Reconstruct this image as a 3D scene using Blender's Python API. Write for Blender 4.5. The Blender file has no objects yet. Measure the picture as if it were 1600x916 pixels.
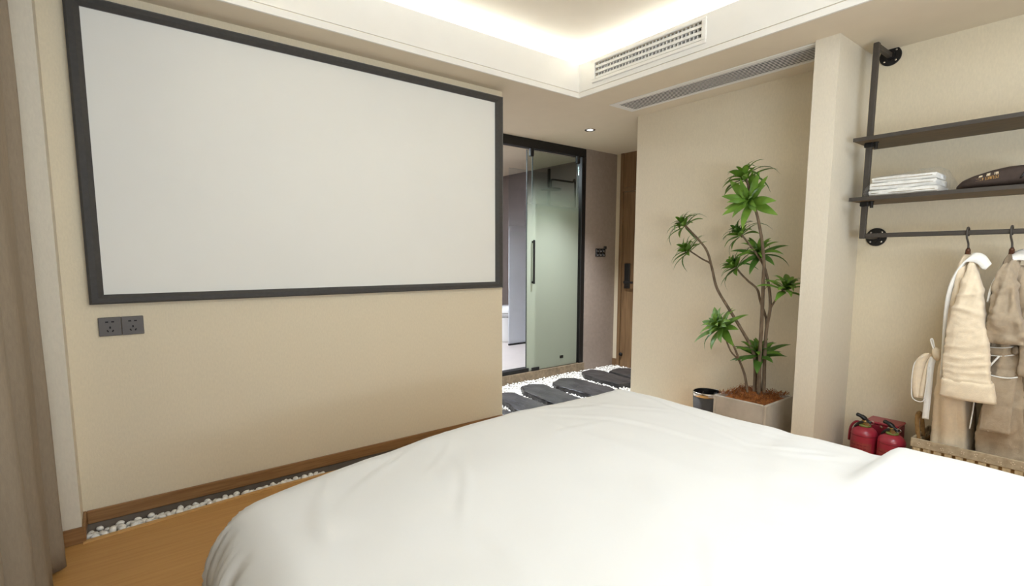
import bpy, math, random
import numpy as np
from mathutils import Vector, Matrix, noise, Quaternion

random.seed(7)
rng = np.random.default_rng(7)
scene = bpy.context.scene
COL = scene.collection
PI = math.pi

# ------------------------------------------------------------------ camera
cam_data = bpy.data.cameras.new('camera')
cam = bpy.data.objects.new('camera', cam_data)
COL.objects.link(cam)
yaw, pitch, roll = 0.66464, 0.110788, -0.000915
fw = Vector((math.sin(yaw)*math.cos(pitch), math.cos(yaw)*math.cos(pitch), -math.sin(pitch)))
rt = Vector((math.cos(yaw), -math.sin(yaw), 0))
dn = fw.cross(rt)
rt2 = rt*math.cos(roll) + dn*math.sin(roll)
dn2 = dn*math.cos(roll) - rt*math.sin(roll)
mw = Matrix((( rt2.x, -dn2.x, -fw.x, 0), (rt2.y, -dn2.y, -fw.y, 0), (rt2.z, -dn2.z, -fw.z, 1.24), (0, 0, 0, 1)))
cam.matrix_world = mw
cam_data.sensor_width = 36
cam_data.lens = 802.618/1600*36
cam_data.shift_x = 0.00289
cam_data.shift_y = 0.02211
cam_data.clip_start = 0.02
scene.camera = cam

# ------------------------------------------------------------------ world, exposure, large lights
world = bpy.data.worlds.new('world')
scene.world = world
world.use_nodes = True
world.node_tree.nodes['Background'].inputs[0].default_value = (0.75, 0.85, 1.0, 1)
world.node_tree.nodes['Background'].inputs[1].default_value = 0.05
scene.view_settings.view_transform = 'Standard'
scene.view_settings.look = 'None'
scene.view_settings.exposure = 1.17
scene.view_settings.gamma = 1.0
scene.view_settings.use_curve_mapping = False

COVE_STRENGTH = 19.5
COVE_COLOR = (0.73, 0.86, 1.03)
HALL_SPOT = 165.0
BATH_LIGHT = 42.0


def area_light(name, loc, rot, sx, sy, power, color, spread=PI):
    d = bpy.data.lights.new(name, 'AREA')
    d.shape = 'RECTANGLE'
    d.size, d.size_y = sx, sy
    d.energy = power
    d.color = color
    d.spread = spread
    o = bpy.data.objects.new(name, d)
    o.location = loc
    o.rotation_euler = rot
    COL.objects.link(o)
    return o


# unseen fill lights added to even out the room, behind and above the camera
area_light('overhead_fill', (1.5, -0.2, 2.7), (0, 0, 0), 1.6, 0.5, 14, (0.735, 0.86, 1.02))  # added overhead fill for the bed, floor and shelf wall
area_light('back_fill', (0.6, -1.5, 1.35), (math.radians(95), 0, math.radians(-20)), 2.2, 1.2, 23, (0.735, 0.86, 1.02))  # added broad fill from the back wall, no lamp modelled here
area_light('uplight_fill', (1.0, -1.2, 1.0), (math.radians(160), 0, 0), 2.2, 0.4, 22, (0.735, 0.86, 1.02))  # added fill aimed upwards to lift the soffit


# ------------------------------------------------------------------ helpers
def srgb(r, g, b):
    def f(c):
        c /= 255.0
        return c/12.92 if c <= 0.04045 else ((c+0.055)/1.055)**2.4
    return (f(r), f(g), f(b), 1.0)


def set_in(node, names, val):
    for n in names:
        if n in node.inputs:
            node.inputs[n].default_value = val
            return


def mat(name, color, rough=0.6, metal=0.0, var=0.06, scale=20.0, bump=0.0, bscale=None,
        stretch=(1, 1, 1), spec=0.5, sheen=0.0, detail=3.0, dark=None, coat=0.0):
    m = bpy.data.materials.new(name)
    m.use_nodes = True
    nt = m.node_tree
    p = nt.nodes['Principled BSDF']
    p.inputs['Roughness'].default_value = rough
    p.inputs['Metallic'].default_value = metal
    set_in(p, ['Specular IOR Level', 'Specular'], spec)
    if sheen:
        set_in(p, ['Sheen Weight', 'Sheen'], sheen)
    if coat:
        set_in(p, ['Coat Weight'], coat)
    tc = nt.nodes.new('ShaderNodeTexCoord')
    mp = nt.nodes.new('ShaderNodeMapping')
    mp.inputs['Scale'].default_value = stretch
    nt.links.new(tc.outputs['Object'], mp.inputs['Vector'])
    nz = nt.nodes.new('ShaderNodeTexNoise')
    nz.inputs['Scale'].default_value = scale
    nz.inputs['Detail'].default_value = detail
    nt.links.new(mp.outputs['Vector'], nz.inputs['Vector'])
    rp = nt.nodes.new('ShaderNodeValToRGB')
    c = color
    d = dark if dark else tuple(x*(1-var) for x in c[:3]) + (1,)
    l = tuple(min(1, x*(1+var)) for x in c[:3]) + (1,)
    rp.color_ramp.elements[0].position = 0.3
    rp.color_ramp.elements[1].position = 0.7
    rp.color_ramp.elements[0].color = d
    rp.color_ramp.elements[1].color = l
    nt.links.new(nz.outputs['Fac'], rp.inputs['Fac'])
    nt.links.new(rp.outputs['Color'], p.inputs['Base Color'])
    if bump:
        n2 = nt.nodes.new('ShaderNodeTexNoise')
        n2.inputs['Scale'].default_value = bscale or scale
        n2.inputs['Detail'].default_value = 4
        nt.links.new(mp.outputs['Vector'], n2.inputs['Vector'])
        b = nt.nodes.new('ShaderNodeBump')
        b.inputs['Strength'].default_value = bump
        b.inputs['Distance'].default_value = 0.01
        nt.links.new(n2.outputs['Fac'], b.inputs['Height'])
        nt.links.new(b.outputs['Normal'], p.inputs['Normal'])
    return m


def emit_mat(name, color, strength):
    m = bpy.data.materials.new(name)
    m.use_nodes = True
    nt = m.node_tree
    nt.nodes.remove(nt.nodes['Principled BSDF'])
    e = nt.nodes.new('ShaderNodeEmission')
    e.inputs[0].default_value = tuple(color[:3]) + (1,)
    e.inputs[1].default_value = strength
    nt.links.new(e.outputs[0], nt.nodes['Material Output'].inputs[0])
    return m


def frost_mat(name, tint, z0, z1, top=0.0, diffuse=(0.8, 0.86, 0.8)):
    """clear glass that turns into frosted film below: mix by world height between z0 (frosted) and z1 (clear)"""
    m = bpy.data.materials.new(name)
    m.use_nodes = True
    nt = m.node_tree
    N, L = nt.nodes, nt.links
    N.remove(N['Principled BSDF'])
    geo = N.new('ShaderNodeNewGeometry')
    sep = N.new('ShaderNodeSeparateXYZ')
    L.new(geo.outputs['Position'], sep.inputs[0])
    mr = N.new('ShaderNodeMapRange')
    mr.interpolation_type = 'SMOOTHERSTEP'
    mr.inputs['From Min'].default_value = z0
    mr.inputs['From Max'].default_value = z1
    mr.inputs['To Min'].default_value = 0.97
    mr.inputs['To Max'].default_value = top
    L.new(sep.outputs['Z'], mr.inputs['Value'])
    tr = N.new('ShaderNodeBsdfTransparent')
    tr.inputs[0].default_value = tuple(tint) + (1,)
    gl = N.new('ShaderNodeBsdfGlossy')
    gl.inputs['Roughness'].default_value = 0.02
    fr = N.new('ShaderNodeFresnel')
    fr.inputs[0].default_value = 1.25
    clear = N.new('ShaderNodeMixShader')
    L.new(fr.outputs[0], clear.inputs[0])
    L.new(tr.outputs[0], clear.inputs[1])
    L.new(gl.outputs[0], clear.inputs[2])
    tl = N.new('ShaderNodeBsdfTranslucent')
    tl.inputs[0].default_value = tuple(diffuse) + (1,)
    df = N.new('ShaderNodeBsdfDiffuse')
    df.inputs[0].default_value = tuple(diffuse) + (1,)
    fm = N.new('ShaderNodeMixShader')
    fm.inputs[0].default_value = 0.42
    L.new(tl.outputs[0], fm.inputs[1])
    L.new(df.outputs[0], fm.inputs[2])
    mix = N.new('ShaderNodeMixShader')
    L.new(mr.outputs[0], mix.inputs[0])
    L.new(clear.outputs[0], mix.inputs[1])
    L.new(fm.outputs[0], mix.inputs[2])
    L.new(mix.outputs[0], N['Material Output'].inputs[0])
    return m


ORI = {}


class MB:
    def __init__(s):
        s.v = []
        s.f = []

    def add(s, vs, fs):
        n = len(s.v)
        s.v += [tuple(v) for v in vs]
        s.f += [tuple(i+n for i in f) for f in fs]
        return s

    def box(s, x0, x1, y0, y1, z0, z1, bev=0.0):
        if bev <= 0:
            vs = [(x, y, z) for x in (x0, x1) for y in (y0, y1) for z in (z0, z1)]
            fs = [(0, 1, 3, 2), (4, 6, 7, 5), (0, 4, 5, 1), (2, 3, 7, 6), (0, 2, 6, 4), (1, 5, 7, 3)]
            return s.add(vs, fs)
        b = min(bev, (x1-x0)*.49, (y1-y0)*.49, (z1-z0)*.49)
        # chamfered box: 24 verts
        vs = []
        idx = {}
        for ix, x in enumerate((x0, x1)):
            for iy, y in enumerate((y0, y1)):
                for iz, z in enumerate((z0, z1)):
                    sx, sy, sz = (1-2*ix)*b, (1-2*iy)*b, (1-2*iz)*b
                    idx[ix, iy, iz, 0] = len(vs); vs.append((x, y+sy, z+sz))
                    idx[ix, iy, iz, 1] = len(vs); vs.append((x+sx, y, z+sz))
                    idx[ix, iy, iz, 2] = len(vs); vs.append((x+sx, y+sy, z))
        I = idx
        fs = []
        for i in (0, 1):
            q = [I[i, 0, 0, 0], I[i, 1, 0, 0], I[i, 1, 1, 0], I[i, 0, 1, 0]]
            fs.append(q if i else q[::-1])
            q = [I[0, i, 0, 1], I[1, i, 0, 1], I[1, i, 1, 1], I[0, i, 1, 1]]
            fs.append(q[::-1] if i else q)
            q = [I[0, 0, i, 2], I[1, 0, i, 2], I[1, 1, i, 2], I[0, 1, i, 2]]
            fs.append(q if i else q[::-1])
        for a in (0, 1):
            for c in (0, 1):
                fs.append([I[a, c, 0, 0], I[a, c, 0, 1], I[a, c, 1, 1], I[a, c, 1, 0]])
                fs.append([I[a, 0, c, 0], I[a, 0, c, 2], I[a, 1, c, 2], I[a, 1, c, 0]])
                fs.append([I[0, a, c, 1], I[0, a, c, 2], I[1, a, c, 2], I[1, a, c, 1]])
                for e in (0, 1):
                    fs.append([I[a, c, e, 0], I[a, c, e, 1], I[a, c, e, 2]])
        return s.add(vs, fs)

    def obox(s, c, ax, ay, az):
        """oriented box: centre and three half-axis vectors"""
        c, ax, ay, az = map(Vector, (c, ax, ay, az))
        vs = [c+ax*i+ay*j+az*k for i in (-1, 1) for j in (-1, 1) for k in (-1, 1)]
        return s.add(vs, [(0, 1, 3, 2), (4, 6, 7, 5), (0, 4, 5, 1), (2, 3, 7, 6), (0, 2, 6, 4), (1, 5, 7, 3)])

    def tube(s, pts, r, n=8, cap=True, flat=1.0):
        pts = [Vector(p) for p in pts]
        rs = r if isinstance(r, (list, tuple)) else [r]*len(pts)
        n0 = len(s.v)
        up = None
        for i, p in enumerate(pts):
            t = (pts[min(i+1, len(pts)-1)]-pts[max(i-1, 0)])
            if t.length < 1e-9:
                t = Vector((0, 0, 1))
            t.normalize()
            if up is None:
                up = Vector((0, 0, 1)) if abs(t.z) < .9 else Vector((1, 0, 0))
            a = t.cross(up)
            if a.length < 1e-6:
                a = t.orthogonal()
            a.normalize()
            b = a.cross(t).normalized()
            up = b
            for k in range(n):
                th = 2*PI*k/n
                s.v.append(tuple(p+a*(math.cos(th)*rs[i])+b*(math.sin(th)*rs[i]*flat)))
        for i in range(len(pts)-1):
            for k in range(n):
                s.f.append((n0+i*n+k, n0+i*n+(k+1) % n, n0+(i+1)*n+(k+1) % n, n0+(i+1)*n+k))
        if cap:
            s.f.append(tuple(n0+k for k in range(n))[::-1])
            m = n0+(len(pts)-1)*n
            s.f.append(tuple(m+k for k in range(n)))
        return s

    def lathe(s, prof, c, n=28, axis='z', closed=False):
        """prof: list of (radius, height)"""
        n0 = len(s.v)
        cx, cy, cz = c
        for r, h in prof:
            for k in range(n):
                th = 2*PI*k/n
                a, b = r*math.cos(th), r*math.sin(th)
                if axis == 'z':
                    s.v.append((cx+a, cy+b, cz+h))
                elif axis == 'x':
                    s.v.append((cx+h, cy+a, cz+b))
                else:
                    s.v.append((cx+a, cy+h, cz+b))
        for i in range(len(prof)-1):
            for k in range(n):
                s.f.append((n0+i*n+k, n0+i*n+(k+1) % n, n0+(i+1)*n+(k+1) % n, n0+(i+1)*n+k))
        if not closed:
            if prof[0][0] > 1e-6:
                s.f.append(tuple(n0+k for k in range(n))[::-1])
            if prof[-1][0] > 1e-6:
                m = n0+(len(prof)-1)*n
                s.f.append(tuple(m+k for k in range(n)))
        return s

    def loft(s, rings, cap=True):
        n0 = len(s.v)
        n = len(rings[0])
        for r in rings:
            s.v += [tuple(p) for p in r]
        for i in range(len(rings)-1):
            for k in range(n):
                s.f.append((n0+i*n+k, n0+i*n+(k+1) % n, n0+(i+1)*n+(k+1) % n, n0+(i+1)*n+k))
        if cap:
            s.f.append(tuple(n0+k for k in range(n))[::-1])
            m = n0+(len(rings)-1)*n
            s.f.append(tuple(m+k for k in range(n)))
        return s

    def grid(s, P, close_u=False):
        """P: 2D list of points"""
        n0 = len(s.v)
        R, C_ = len(P), len(P[0])
        for row in P:
            s.v += [tuple(p) for p in row]
        for i in range(R-1):
            for j in range(C_-1):
                s.f.append((n0+i*C_+j, n0+i*C_+j+1, n0+(i+1)*C_+j+1, n0+(i+1)*C_+j))
        return s

    def prism(s, poly, z0, z1):
        n = len(poly)
        n0 = len(s.v)
        s.v += [(x, y, z0) for x, y in poly]+[(x, y, z1) for x, y in poly]
        s.f.append(tuple(n0+k for k in range(n))[::-1])
        s.f.append(tuple(n0+n+k for k in range(n)))
        for k in range(n):
            s.f.append((n0+k, n0+(k+1) % n, n0+n+(k+1) % n, n0+n+k))
        return s

    def build(s, name, m, parent=None, smooth=False, solid=0.0, subd=0, autos=False):
        if parent is not None:
            o3 = ORI[parent]
        else:
            a = np.array(s.v)
            lo, hi = a.min(0), a.max(0)
            o3 = Vector(((lo[0]+hi[0])/2, (lo[1]+hi[1])/2, lo[2]))
        me = bpy.data.meshes.new(name)
        me.from_pydata([(v[0]-o3[0], v[1]-o3[1], v[2]-o3[2]) for v in s.v], [], s.f)
        me.update()
        if smooth:
            me.polygons.foreach_set('use_smooth', [True]*len(me.polygons))
        me.materials.append(m)
        ob = bpy.data.objects.new(name, me)
        COL.objects.link(ob)
        if parent is not None:
            ob.parent = parent
        else:
            ob.location = o3
        ORI[ob] = o3
        if solid:
            md = ob.modifiers.new('thickness', 'SOLIDIFY')
            md.thickness = solid
            md.offset = 0
        if subd:
            md = ob.modifiers.new('subsurf', 'SUBSURF')
            md.levels = md.render_levels = subd
        if autos:
            md = ob.modifiers.new('bevel', 'BEVEL')
            md.width = autos
            md.segments = 2
        return ob


def tag(o, label=None, cat=None, group=None, kind=None):
    if label: o['label'] = label
    if cat: o['category'] = cat
    if group: o['group'] = group
    if kind: o['kind'] = kind
    return o


def thing(name, loc, label, cat, group=None, kind=None):
    o = bpy.data.objects.new(name, None)
    o.empty_display_size = 0.1
    o.location = loc
    COL.objects.link(o)
    ORI[o] = Vector(loc)
    tag(o, label, cat, group, kind)
    return o


def struct(name, mb, m, label=None, **k):
    o = mb.build(name, m, **k)
    o['kind'] = 'structure'
    if label: o['label'] = label
    return o


def B(*a, **k):
    return MB().box(*a, **k)


def spline(pts, n=6):
    P = [Vector(p) for p in pts]
    out = []
    for i in range(len(P)-1):
        p0, p1, p2, p3 = P[max(i-1, 0)], P[i], P[i+1], P[min(i+2, len(P)-1)]
        for k in range(n):
            t = k/n
            out.append(0.5*((2*p1)+(p2-p0)*t+(2*p0-5*p1+4*p2-p3)*t*t+(3*p1-p0-3*p2+p3)*t**3))
    out.append(P[-1])
    return out


def lerp_tab(tab, z):
    """tab: list of (key, values...) sorted by key"""
    if z <= tab[0][0]: return tab[0][1:]
    for a, b in zip(tab, tab[1:]):
        if z <= b[0]:
            t = (z-a[0])/(b[0]-a[0])
            return tuple(x+(y-x)*t for x, y in zip(a[1:], b[1:]))
    return tab[-1][1:]


def sstep(a, b, x):
    t = max(0, min(1, (x-a)/(b-a)))
    return t*t*(3-2*t)


# ------------------------------------------------------------------ materials
M = {}
M['wall'] = mat('linen_wallpaper', srgb(223, 210, 184), 0.85, var=0.035, scale=160, bump=0.12, bscale=420, stretch=(1, 1, 0.35), spec=0.2)
M['ceiling'] = mat('ceiling_paint', srgb(226, 212, 188), 0.9, var=0.012, scale=8, spec=0.2)
M['white'] = mat('white_plaster', srgb(238, 234, 226), 0.7, var=0.01, scale=8, spec=0.3)
M['floor'] = mat('oak_laminate', srgb(194, 147, 86), 0.42, var=0.0, dark=srgb(182, 133, 74), scale=5, bump=0.04, bscale=60, stretch=(0.8, 14, 1), detail=8, spec=0.4)
M['oak_edge'] = mat('oak_edging', srgb(205, 160, 100), 0.45, var=0.05, scale=8, stretch=(1, 20, 20))
M['base'] = mat('walnut_skirting', srgb(152, 112, 70), 0.45, dark=srgb(128, 90, 52), scale=6, stretch=(1, 12, 18), detail=6)
M['grout'] = mat('dark_stone_tile', srgb(112, 100, 88), 0.8, var=0.15, scale=14, bump=0.1)
M['pebble'] = mat('white_pebble', srgb(240, 237, 230), 0.55, var=0.05, scale=30, bump=0.05)
M['pebble_under'] = mat('pebble_ground', srgb(205, 200, 190), 0.9, var=0.2, scale=90, bump=0.6)
M['slate'] = mat('slate', srgb(64, 61, 60), 0.42, dark=srgb(38, 36, 36), scale=7, bump=0.9, bscale=11, detail=8, stretch=(2.2, 1, 1))
M['black'] = mat('black_metal', srgb(32, 30, 29), 0.4, metal=0.3, var=0.08, scale=40)
M['frame'] = mat('black_velvet_frame', srgb(58, 55, 52), 0.65, var=0.12, scale=60, sheen=0.3)
M['rack'] = mat('dark_pipe_metal', srgb(76, 70, 64), 0.5, metal=0.35, var=0.06, scale=30)
M['shelf'] = mat('dark_shelf_board', srgb(112, 92, 66), 0.6, dark=srgb(84, 68, 48), scale=7, stretch=(18, 1, 18), detail=6)
M['screen'] = mat('projection_fabric', srgb(233, 231, 224), 0.9, var=0.008, scale=3, spec=0.1)
M['socket'] = mat('grey_plastic', srgb(92, 86, 82), 0.5, var=0.04, scale=40)
M['hole'] = mat('black_hole', srgb(14, 13, 12), 0.8, var=0.05)
M['duvet'] = mat('white_cotton', srgb(225, 224, 221), 0.8, var=0.006, scale=6, bump=0.05, bscale=500, spec=0.2, sheen=0.1)
M['mattress'] = mat('mattress_fabric', srgb(225, 222, 215), 0.9)
M['bedwood'] = mat('bed_base', srgb(120, 90, 60), 0.6)
M['curtain'] = mat('taupe_curtain', srgb(144, 129, 110), 0.9, var=0.06, scale=120, bump=0.15, bscale=500, stretch=(1, 1, 0.3), spec=0.15)
M['taupe'] = mat('taupe_wall_tile', srgb(150, 135, 124), 0.7, var=0.06, scale=30, bump=0.05)
M['bath_wall'] = mat('grey_brown_wall_tile', srgb(128, 116, 110), 0.5, var=0.05, scale=12)
M['bath_floor'] = mat('pale_floor_tile', srgb(214, 203, 196), 0.35, var=0.04, scale=4)
M['kerb'] = mat('brown_stone_kerb', srgb(140, 122, 98), 0.7, dark=srgb(112, 96, 76), scale=26, bump=0.2)
M['oak'] = mat('oak_veneer_door', srgb(136, 106, 74), 0.5, dark=srgb(112, 85, 57), scale=5, stretch=(14, 14, 0.7), detail=7)
M['ceramic'] = mat('white_ceramic', srgb(240, 238, 234), 0.12, var=0.005, coat=0.5)
M['ceramic_grey'] = mat('grey_ceramic', srgb(190, 186, 182), 0.2, var=0.01, coat=0.3)
M['chrome'] = mat('chrome', srgb(215, 212, 208), 0.14, metal=1.0, var=0.02)
M['dark_chrome'] = mat('dark_chrome', srgb(70, 68, 66), 0.25, metal=0.8, var=0.05)
M['glass_rim'] = mat('dark_green_glass_edge', srgb(58, 66, 60), 0.6, var=0.05)
M['pier'] = mat('pale_wallpaper', srgb(221, 211, 192), 0.85, var=0.03, scale=160, bump=0.12, bscale=420, stretch=(1, 1, 0.35), spec=0.2)
M['downlight_glow'] = emit_mat('downlight_glow', (0.9, 0.95, 1.0), 1.2)
M['concrete'] = mat('light_concrete', srgb(190, 180, 166), 0.8, dark=srgb(172, 162, 147), scale=9, bump=0.12, bscale=40, detail=6)
M['coir'] = mat('coconut_fibre', srgb(172, 104, 44), 0.95, dark=srgb(112, 62, 22), scale=40, bump=0.8, bscale=70)
M['stem'] = mat('brown_stem', srgb(122, 102, 80), 0.85, dark=srgb(88, 72, 54), scale=50, bump=0.4, stretch=(1, 1, 0.35))
M['leaf'] = mat('green_leaf', srgb(110, 146, 50), 0.45, dark=srgb(76, 114, 34), scale=14, var=0.12, spec=0.4)
M['leaf2'] = mat('dark_green_leaf', srgb(80, 118, 42), 0.5, dark=srgb(56, 90, 30), scale=14, var=0.12, spec=0.4)
M['leaf3'] = mat('bright_green_leaf', srgb(126, 160, 60), 0.45, dark=srgb(92, 132, 40), scale=14, var=0.12, spec=0.4)
M['binskin'] = mat('dark_grey_leather', srgb(66, 62, 58), 0.6, var=0.08, scale=60, bump=0.1)
M['bag'] = mat('black_bin_liner', srgb(22, 21, 22), 0.3, var=0.1, scale=20, bump=0.3)
M['red'] = mat('red_enamel', srgb(160, 42, 60), 0.32, var=0.04, scale=20, coat=0.3)
M['red_dark'] = mat('red_box_enamel', srgb(132, 30, 46), 0.4, var=0.04, scale=20)
M['blackplastic'] = mat('black_plastic', srgb(26, 25, 25), 0.4, var=0.06)
M['label'] = mat('faded_label', srgb(150, 60, 58), 0.5, var=0.2, scale=120)
M['gauge'] = mat('brass_gauge', srgb(170, 130, 70), 0.35, metal=0.5)
M['green_ring'] = mat('olive_safety_collar', srgb(120, 126, 62), 0.5)
M['robe1'] = mat('cream_waffle_cotton', srgb(236, 218, 190), 0.9, var=0.04, scale=60, bump=0.25, bscale=260, sheen=0.2, spec=0.15)
M['robe2'] = mat('taupe_cotton', srgb(176, 158, 134), 0.9, var=0.06, scale=60, bump=0.25, bscale=260, sheen=0.2, spec=0.15)
M['robe2d'] = mat('darker_taupe_cotton', srgb(138, 122, 102), 0.9, var=0.06, scale=60, bump=0.25, bscale=260, spec=0.15)
M['whitecloth'] = mat('white_towelling', srgb(246, 243, 236), 0.95, var=0.02, scale=40, bump=0.25, bscale=300, sheen=0.2, spec=0.1)
M['walnut'] = mat('dark_hanger_wood', srgb(88, 52, 32), 0.4, var=0.15, scale=20, stretch=(6, 6, 1))
M['wicker'] = mat('pale_wicker', srgb(196, 176, 140), 0.8, var=0.15, scale=60, bump=0.4)
M['liner'] = mat('lace_liner_cloth', srgb(184, 168, 142), 0.9, dark=srgb(160, 144, 118), scale=38, bump=0.3)
M['lace'] = mat('lace_thread', srgb(212, 198, 172), 0.9, var=0.05)
M['rope'] = mat('brown_rope', srgb(150, 116, 70), 0.9, var=0.2, scale=60, bump=0.5)
M['pouch'] = mat('dark_brown_pouch', srgb(66, 52, 44), 0.8, var=0.12, scale=50, bump=0.2)
M['gold'] = mat('gold_print', srgb(206, 160, 90), 0.5, metal=0.2)
M['cream_print'] = mat('cream_print', srgb(238, 222, 190), 0.6)
M['led'] = emit_mat('led_strip_glow', COVE_COLOR, COVE_STRENGTH)
M['bath_led'] = emit_mat('bathroom_lamp_glow', (0.80, 0.88, 1.0), BATH_LIGHT)


def plastic_mat():
    m = bpy.data.materials.new('clear_plastic_bag')
    m.use_nodes = True
    nt = m.node_tree
    N, L = nt.nodes, nt.links
    N.remove(N['Principled BSDF'])
    t = N.new('ShaderNodeBsdfTransparent')
    t.inputs[0].default_value = (0.99, 0.99, 0.99, 1)
    g = N.new('ShaderNodeBsdfGlossy')
    g.inputs['Roughness'].default_value = 0.2
    d = N.new('ShaderNodeBsdfDiffuse')
    d.inputs[0].default_value = (0.9, 0.9, 0.88, 1)
    mx = N.new('ShaderNodeMixShader')
    mx.inputs[0].default_value = 0.5
    L.new(g.outputs[0], mx.inputs[1])
    L.new(d.outputs[0], mx.inputs[2])
    tc = N.new('ShaderNodeTexCoord')
    nz = N.new('ShaderNodeTexNoise')
    nz.inputs['Scale'].default_value = 30
    L.new(tc.outputs['Object'], nz.inputs['Vector'])
    mr = N.new('ShaderNodeMapRange')
    mr.inputs['From Min'].default_value = 0.35
    mr.inputs['From Max'].default_value = 0.75
    mr.inputs['To Min'].default_value = 0.03
    mr.inputs['To Max'].default_value = 0.26
    L.new(nz.outputs['Fac'], mr.inputs['Value'])
    m2 = N.new('ShaderNodeMixShader')
    L.new(mr.outputs[0], m2.inputs[0])
    L.new(t.outputs[0], m2.inputs[1])
    L.new(mx.outputs[0], m2.inputs[2])
    L.new(m2.outputs[0], N['Material Output'].inputs[0])
    return m


M['plastic'] = plastic_mat()
M['glass_door'] = frost_mat('gradient_frosted_glass', (0.86, 0.89, 0.86), 1.36, 2.1, diffuse=(0.53, 0.56, 0.46))
M['glass_fixed'] = frost_mat('gradient_frosted_fixed_glass', (0.86, 0.89, 0.86), 1.36, 2.1, diffuse=(0.53, 0.56, 0.46))
M['glass_shower'] = frost_mat('gradient_frosted_shower_glass', (0.93, 0.95, 0.97), 1.0, 2.05, diffuse=(0.90, 0.93, 0.97))

# ------------------------------------------------------------------ the room shell
SOF = 2.408      # soffit height
LEDGE = 2.63     # top of the soffit ring, where the light strip lies
UP = 2.74        # upper ceiling
XR = 3.555       # right wall
XT, YT = 2.825, 2.775   # tray opening, right and far edges
XT0, YT0 = 0.30, -0.75  # tray opening, left and near edges

# wood floor, with a pebble channel along the screen wall and a pebble court to the right
fl = MB()
fl.prism([(-0.6, -1.6), (2.2, -1.6), (2.2, 2.90), (0.62, 2.905), (-0.156, 2.832), (-0.6, 2.832)], -0.08, 0.0)
fl.prism([(2.2, -1.6), (XR, -1.6), (XR, 2.36), (2.2, 2.36)], -0.08, 0.0)
floor = struct('floor', fl, M['floor'])
edge = MB()
edge.prism([(-0.156, 2.808), (0.62, 2.882), (2.2, 2.877), (2.2, 2.90), (0.62, 2.905), (-0.156, 2.832)], 0.0, 0.006)
struct('trim_floor_edge', edge, M['oak_edge'])
struct('floor_hall', B(2.2, 4.75, 2.36, 4.0, -0.09, -0.03), M['pebble_under'])
struct('floor_channel', B(-0.2, 2.2, 2.83, 3.0, -0.12, -0.075), M['grout'])

struct('wall_front', B(-0.156, 2.286, 3.0, 3.10, 0.006, SOF), M['wall'])
struct('wall_front_base', B(-0.156, 2.286, 3.0, 3.10, -0.12, 0.006), M['grout'])
struct('wall_left_pier', B(-0.7, -0.156, 2.832, 3.10, -0.12, SOF), M['pier'])
struct('wall_left', B(-0.7, -0.55, -1.6, 2.832, -0.08, 2.9), M['wall'])
struct('wall_back', B(-0.7, 4.75, -1.75, -1.6, -0.08, 2.9), M['wall'])
struct('wall_right', B(XR, 4.75, -1.6, 2.81, -0.09, SOF), M['wall'])
struct('wall_right_pier', B(3.095, XR, 1.155, 1.275, 0.0, SOF), M['pier'])

# skirting boards
bb = struct('baseboard_front', B(-0.144, 2.286, 2.988, 3.0, 0.008, 0.072, bev=0.003), M['base'])
struct('baseboard_left', MB().box(-0.156, -0.144, 2.822, 3.0, 0.008, 0.072, bev=0.002).box(-0.55, -0.146, 2.820, 2.832, 0.0, 0.072, bev=0.002), M['base'])

# ceiling: upper slab and the soffit ring with its tray face
struct('ceiling', B(XT0-0.3, XT+0.32, YT0-0.3, YT+0.3, UP, UP+0.06), M['ceiling'])
ring = MB()
VZ0, VZ1, VY0, VY1 = 2.492, 2.612, 1.775, 2.615   # mouth of the air outlet
ring.box(-0.7, XT0, -1.75, YT, SOF, LEDGE)
ring.box(XT0, XT, -1.75, YT0, SOF, LEDGE)
ring.box(-0.7, 2.9, YT, 3.10, SOF, LEDGE)
G0, G1 = 2.441, 2.448
ring.box(XT+0.14, 4.75, -1.75, YT, SOF, LEDGE)
ring.box(2.9, 4.75, YT, 4.05, SOF, LEDGE)
ring.box(2.286, 2.9, 3.10, 4.05, SOF, LEDGE)
ring.box(1.6, 2.286, 3.10, 4.05, SOF, LEDGE)
ring.box(XT, XT+0.14, -1.75, VY0, SOF, LEDGE)
ring.box(XT, XT+0.14, VY1, YT, SOF, LEDGE)
ring.box(XT, XT+0.14, VY0, VY1, SOF, VZ0)
ring.box(XT, XT+0.14, VY0, VY1, VZ1, LEDGE)
struct('ceiling_soffit', ring, M['ceiling'])
# fine white skins of the tray: face above the groove, moulding strip below it, low lip above
lip = MB()
lip.box(XT0, XT-0.006, YT-0.006, YT, G1, LEDGE+0.012)
lip.box(XT-0.006, XT, YT0, VY0, G1, LEDGE+0.012)
lip.box(XT-0.006, XT, VY1, YT, G1, LEDGE+0.012)
lip.box(XT-0.006, XT, VY0, VY1, G1, VZ0)
lip.box(XT-0.006, XT, VY0, VY1, VZ1, LEDGE+0.012)
struct('trim_tray_face', lip, M['white'])
st = MB()
st.box(XT0, XT-0.012, YT-0.012, YT, SOF-0.001, G0)
st.box(XT-0.012, XT, YT0, YT, SOF-0.001, G0)
struct('trim_tray_edge', st, M['white'])
# outer upstand closing the cove above the ledge
up = MB()
up.box(XT+0.3, XT+0.34, YT0-0.34, YT+0.34, LEDGE, UP)
up.box(XT0-0.34, XT0-0.3, YT0-0.34, YT+0.34, LEDGE, UP)
up.box(XT0-0.3, XT+0.3, YT+0.3, YT+0.34, LEDGE, UP)
up.box(XT0-0.3, XT+0.3, YT0-0.34, YT0-0.3, LEDGE, UP)
struct('ceiling_cove_upstand', up, M['white'])

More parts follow.
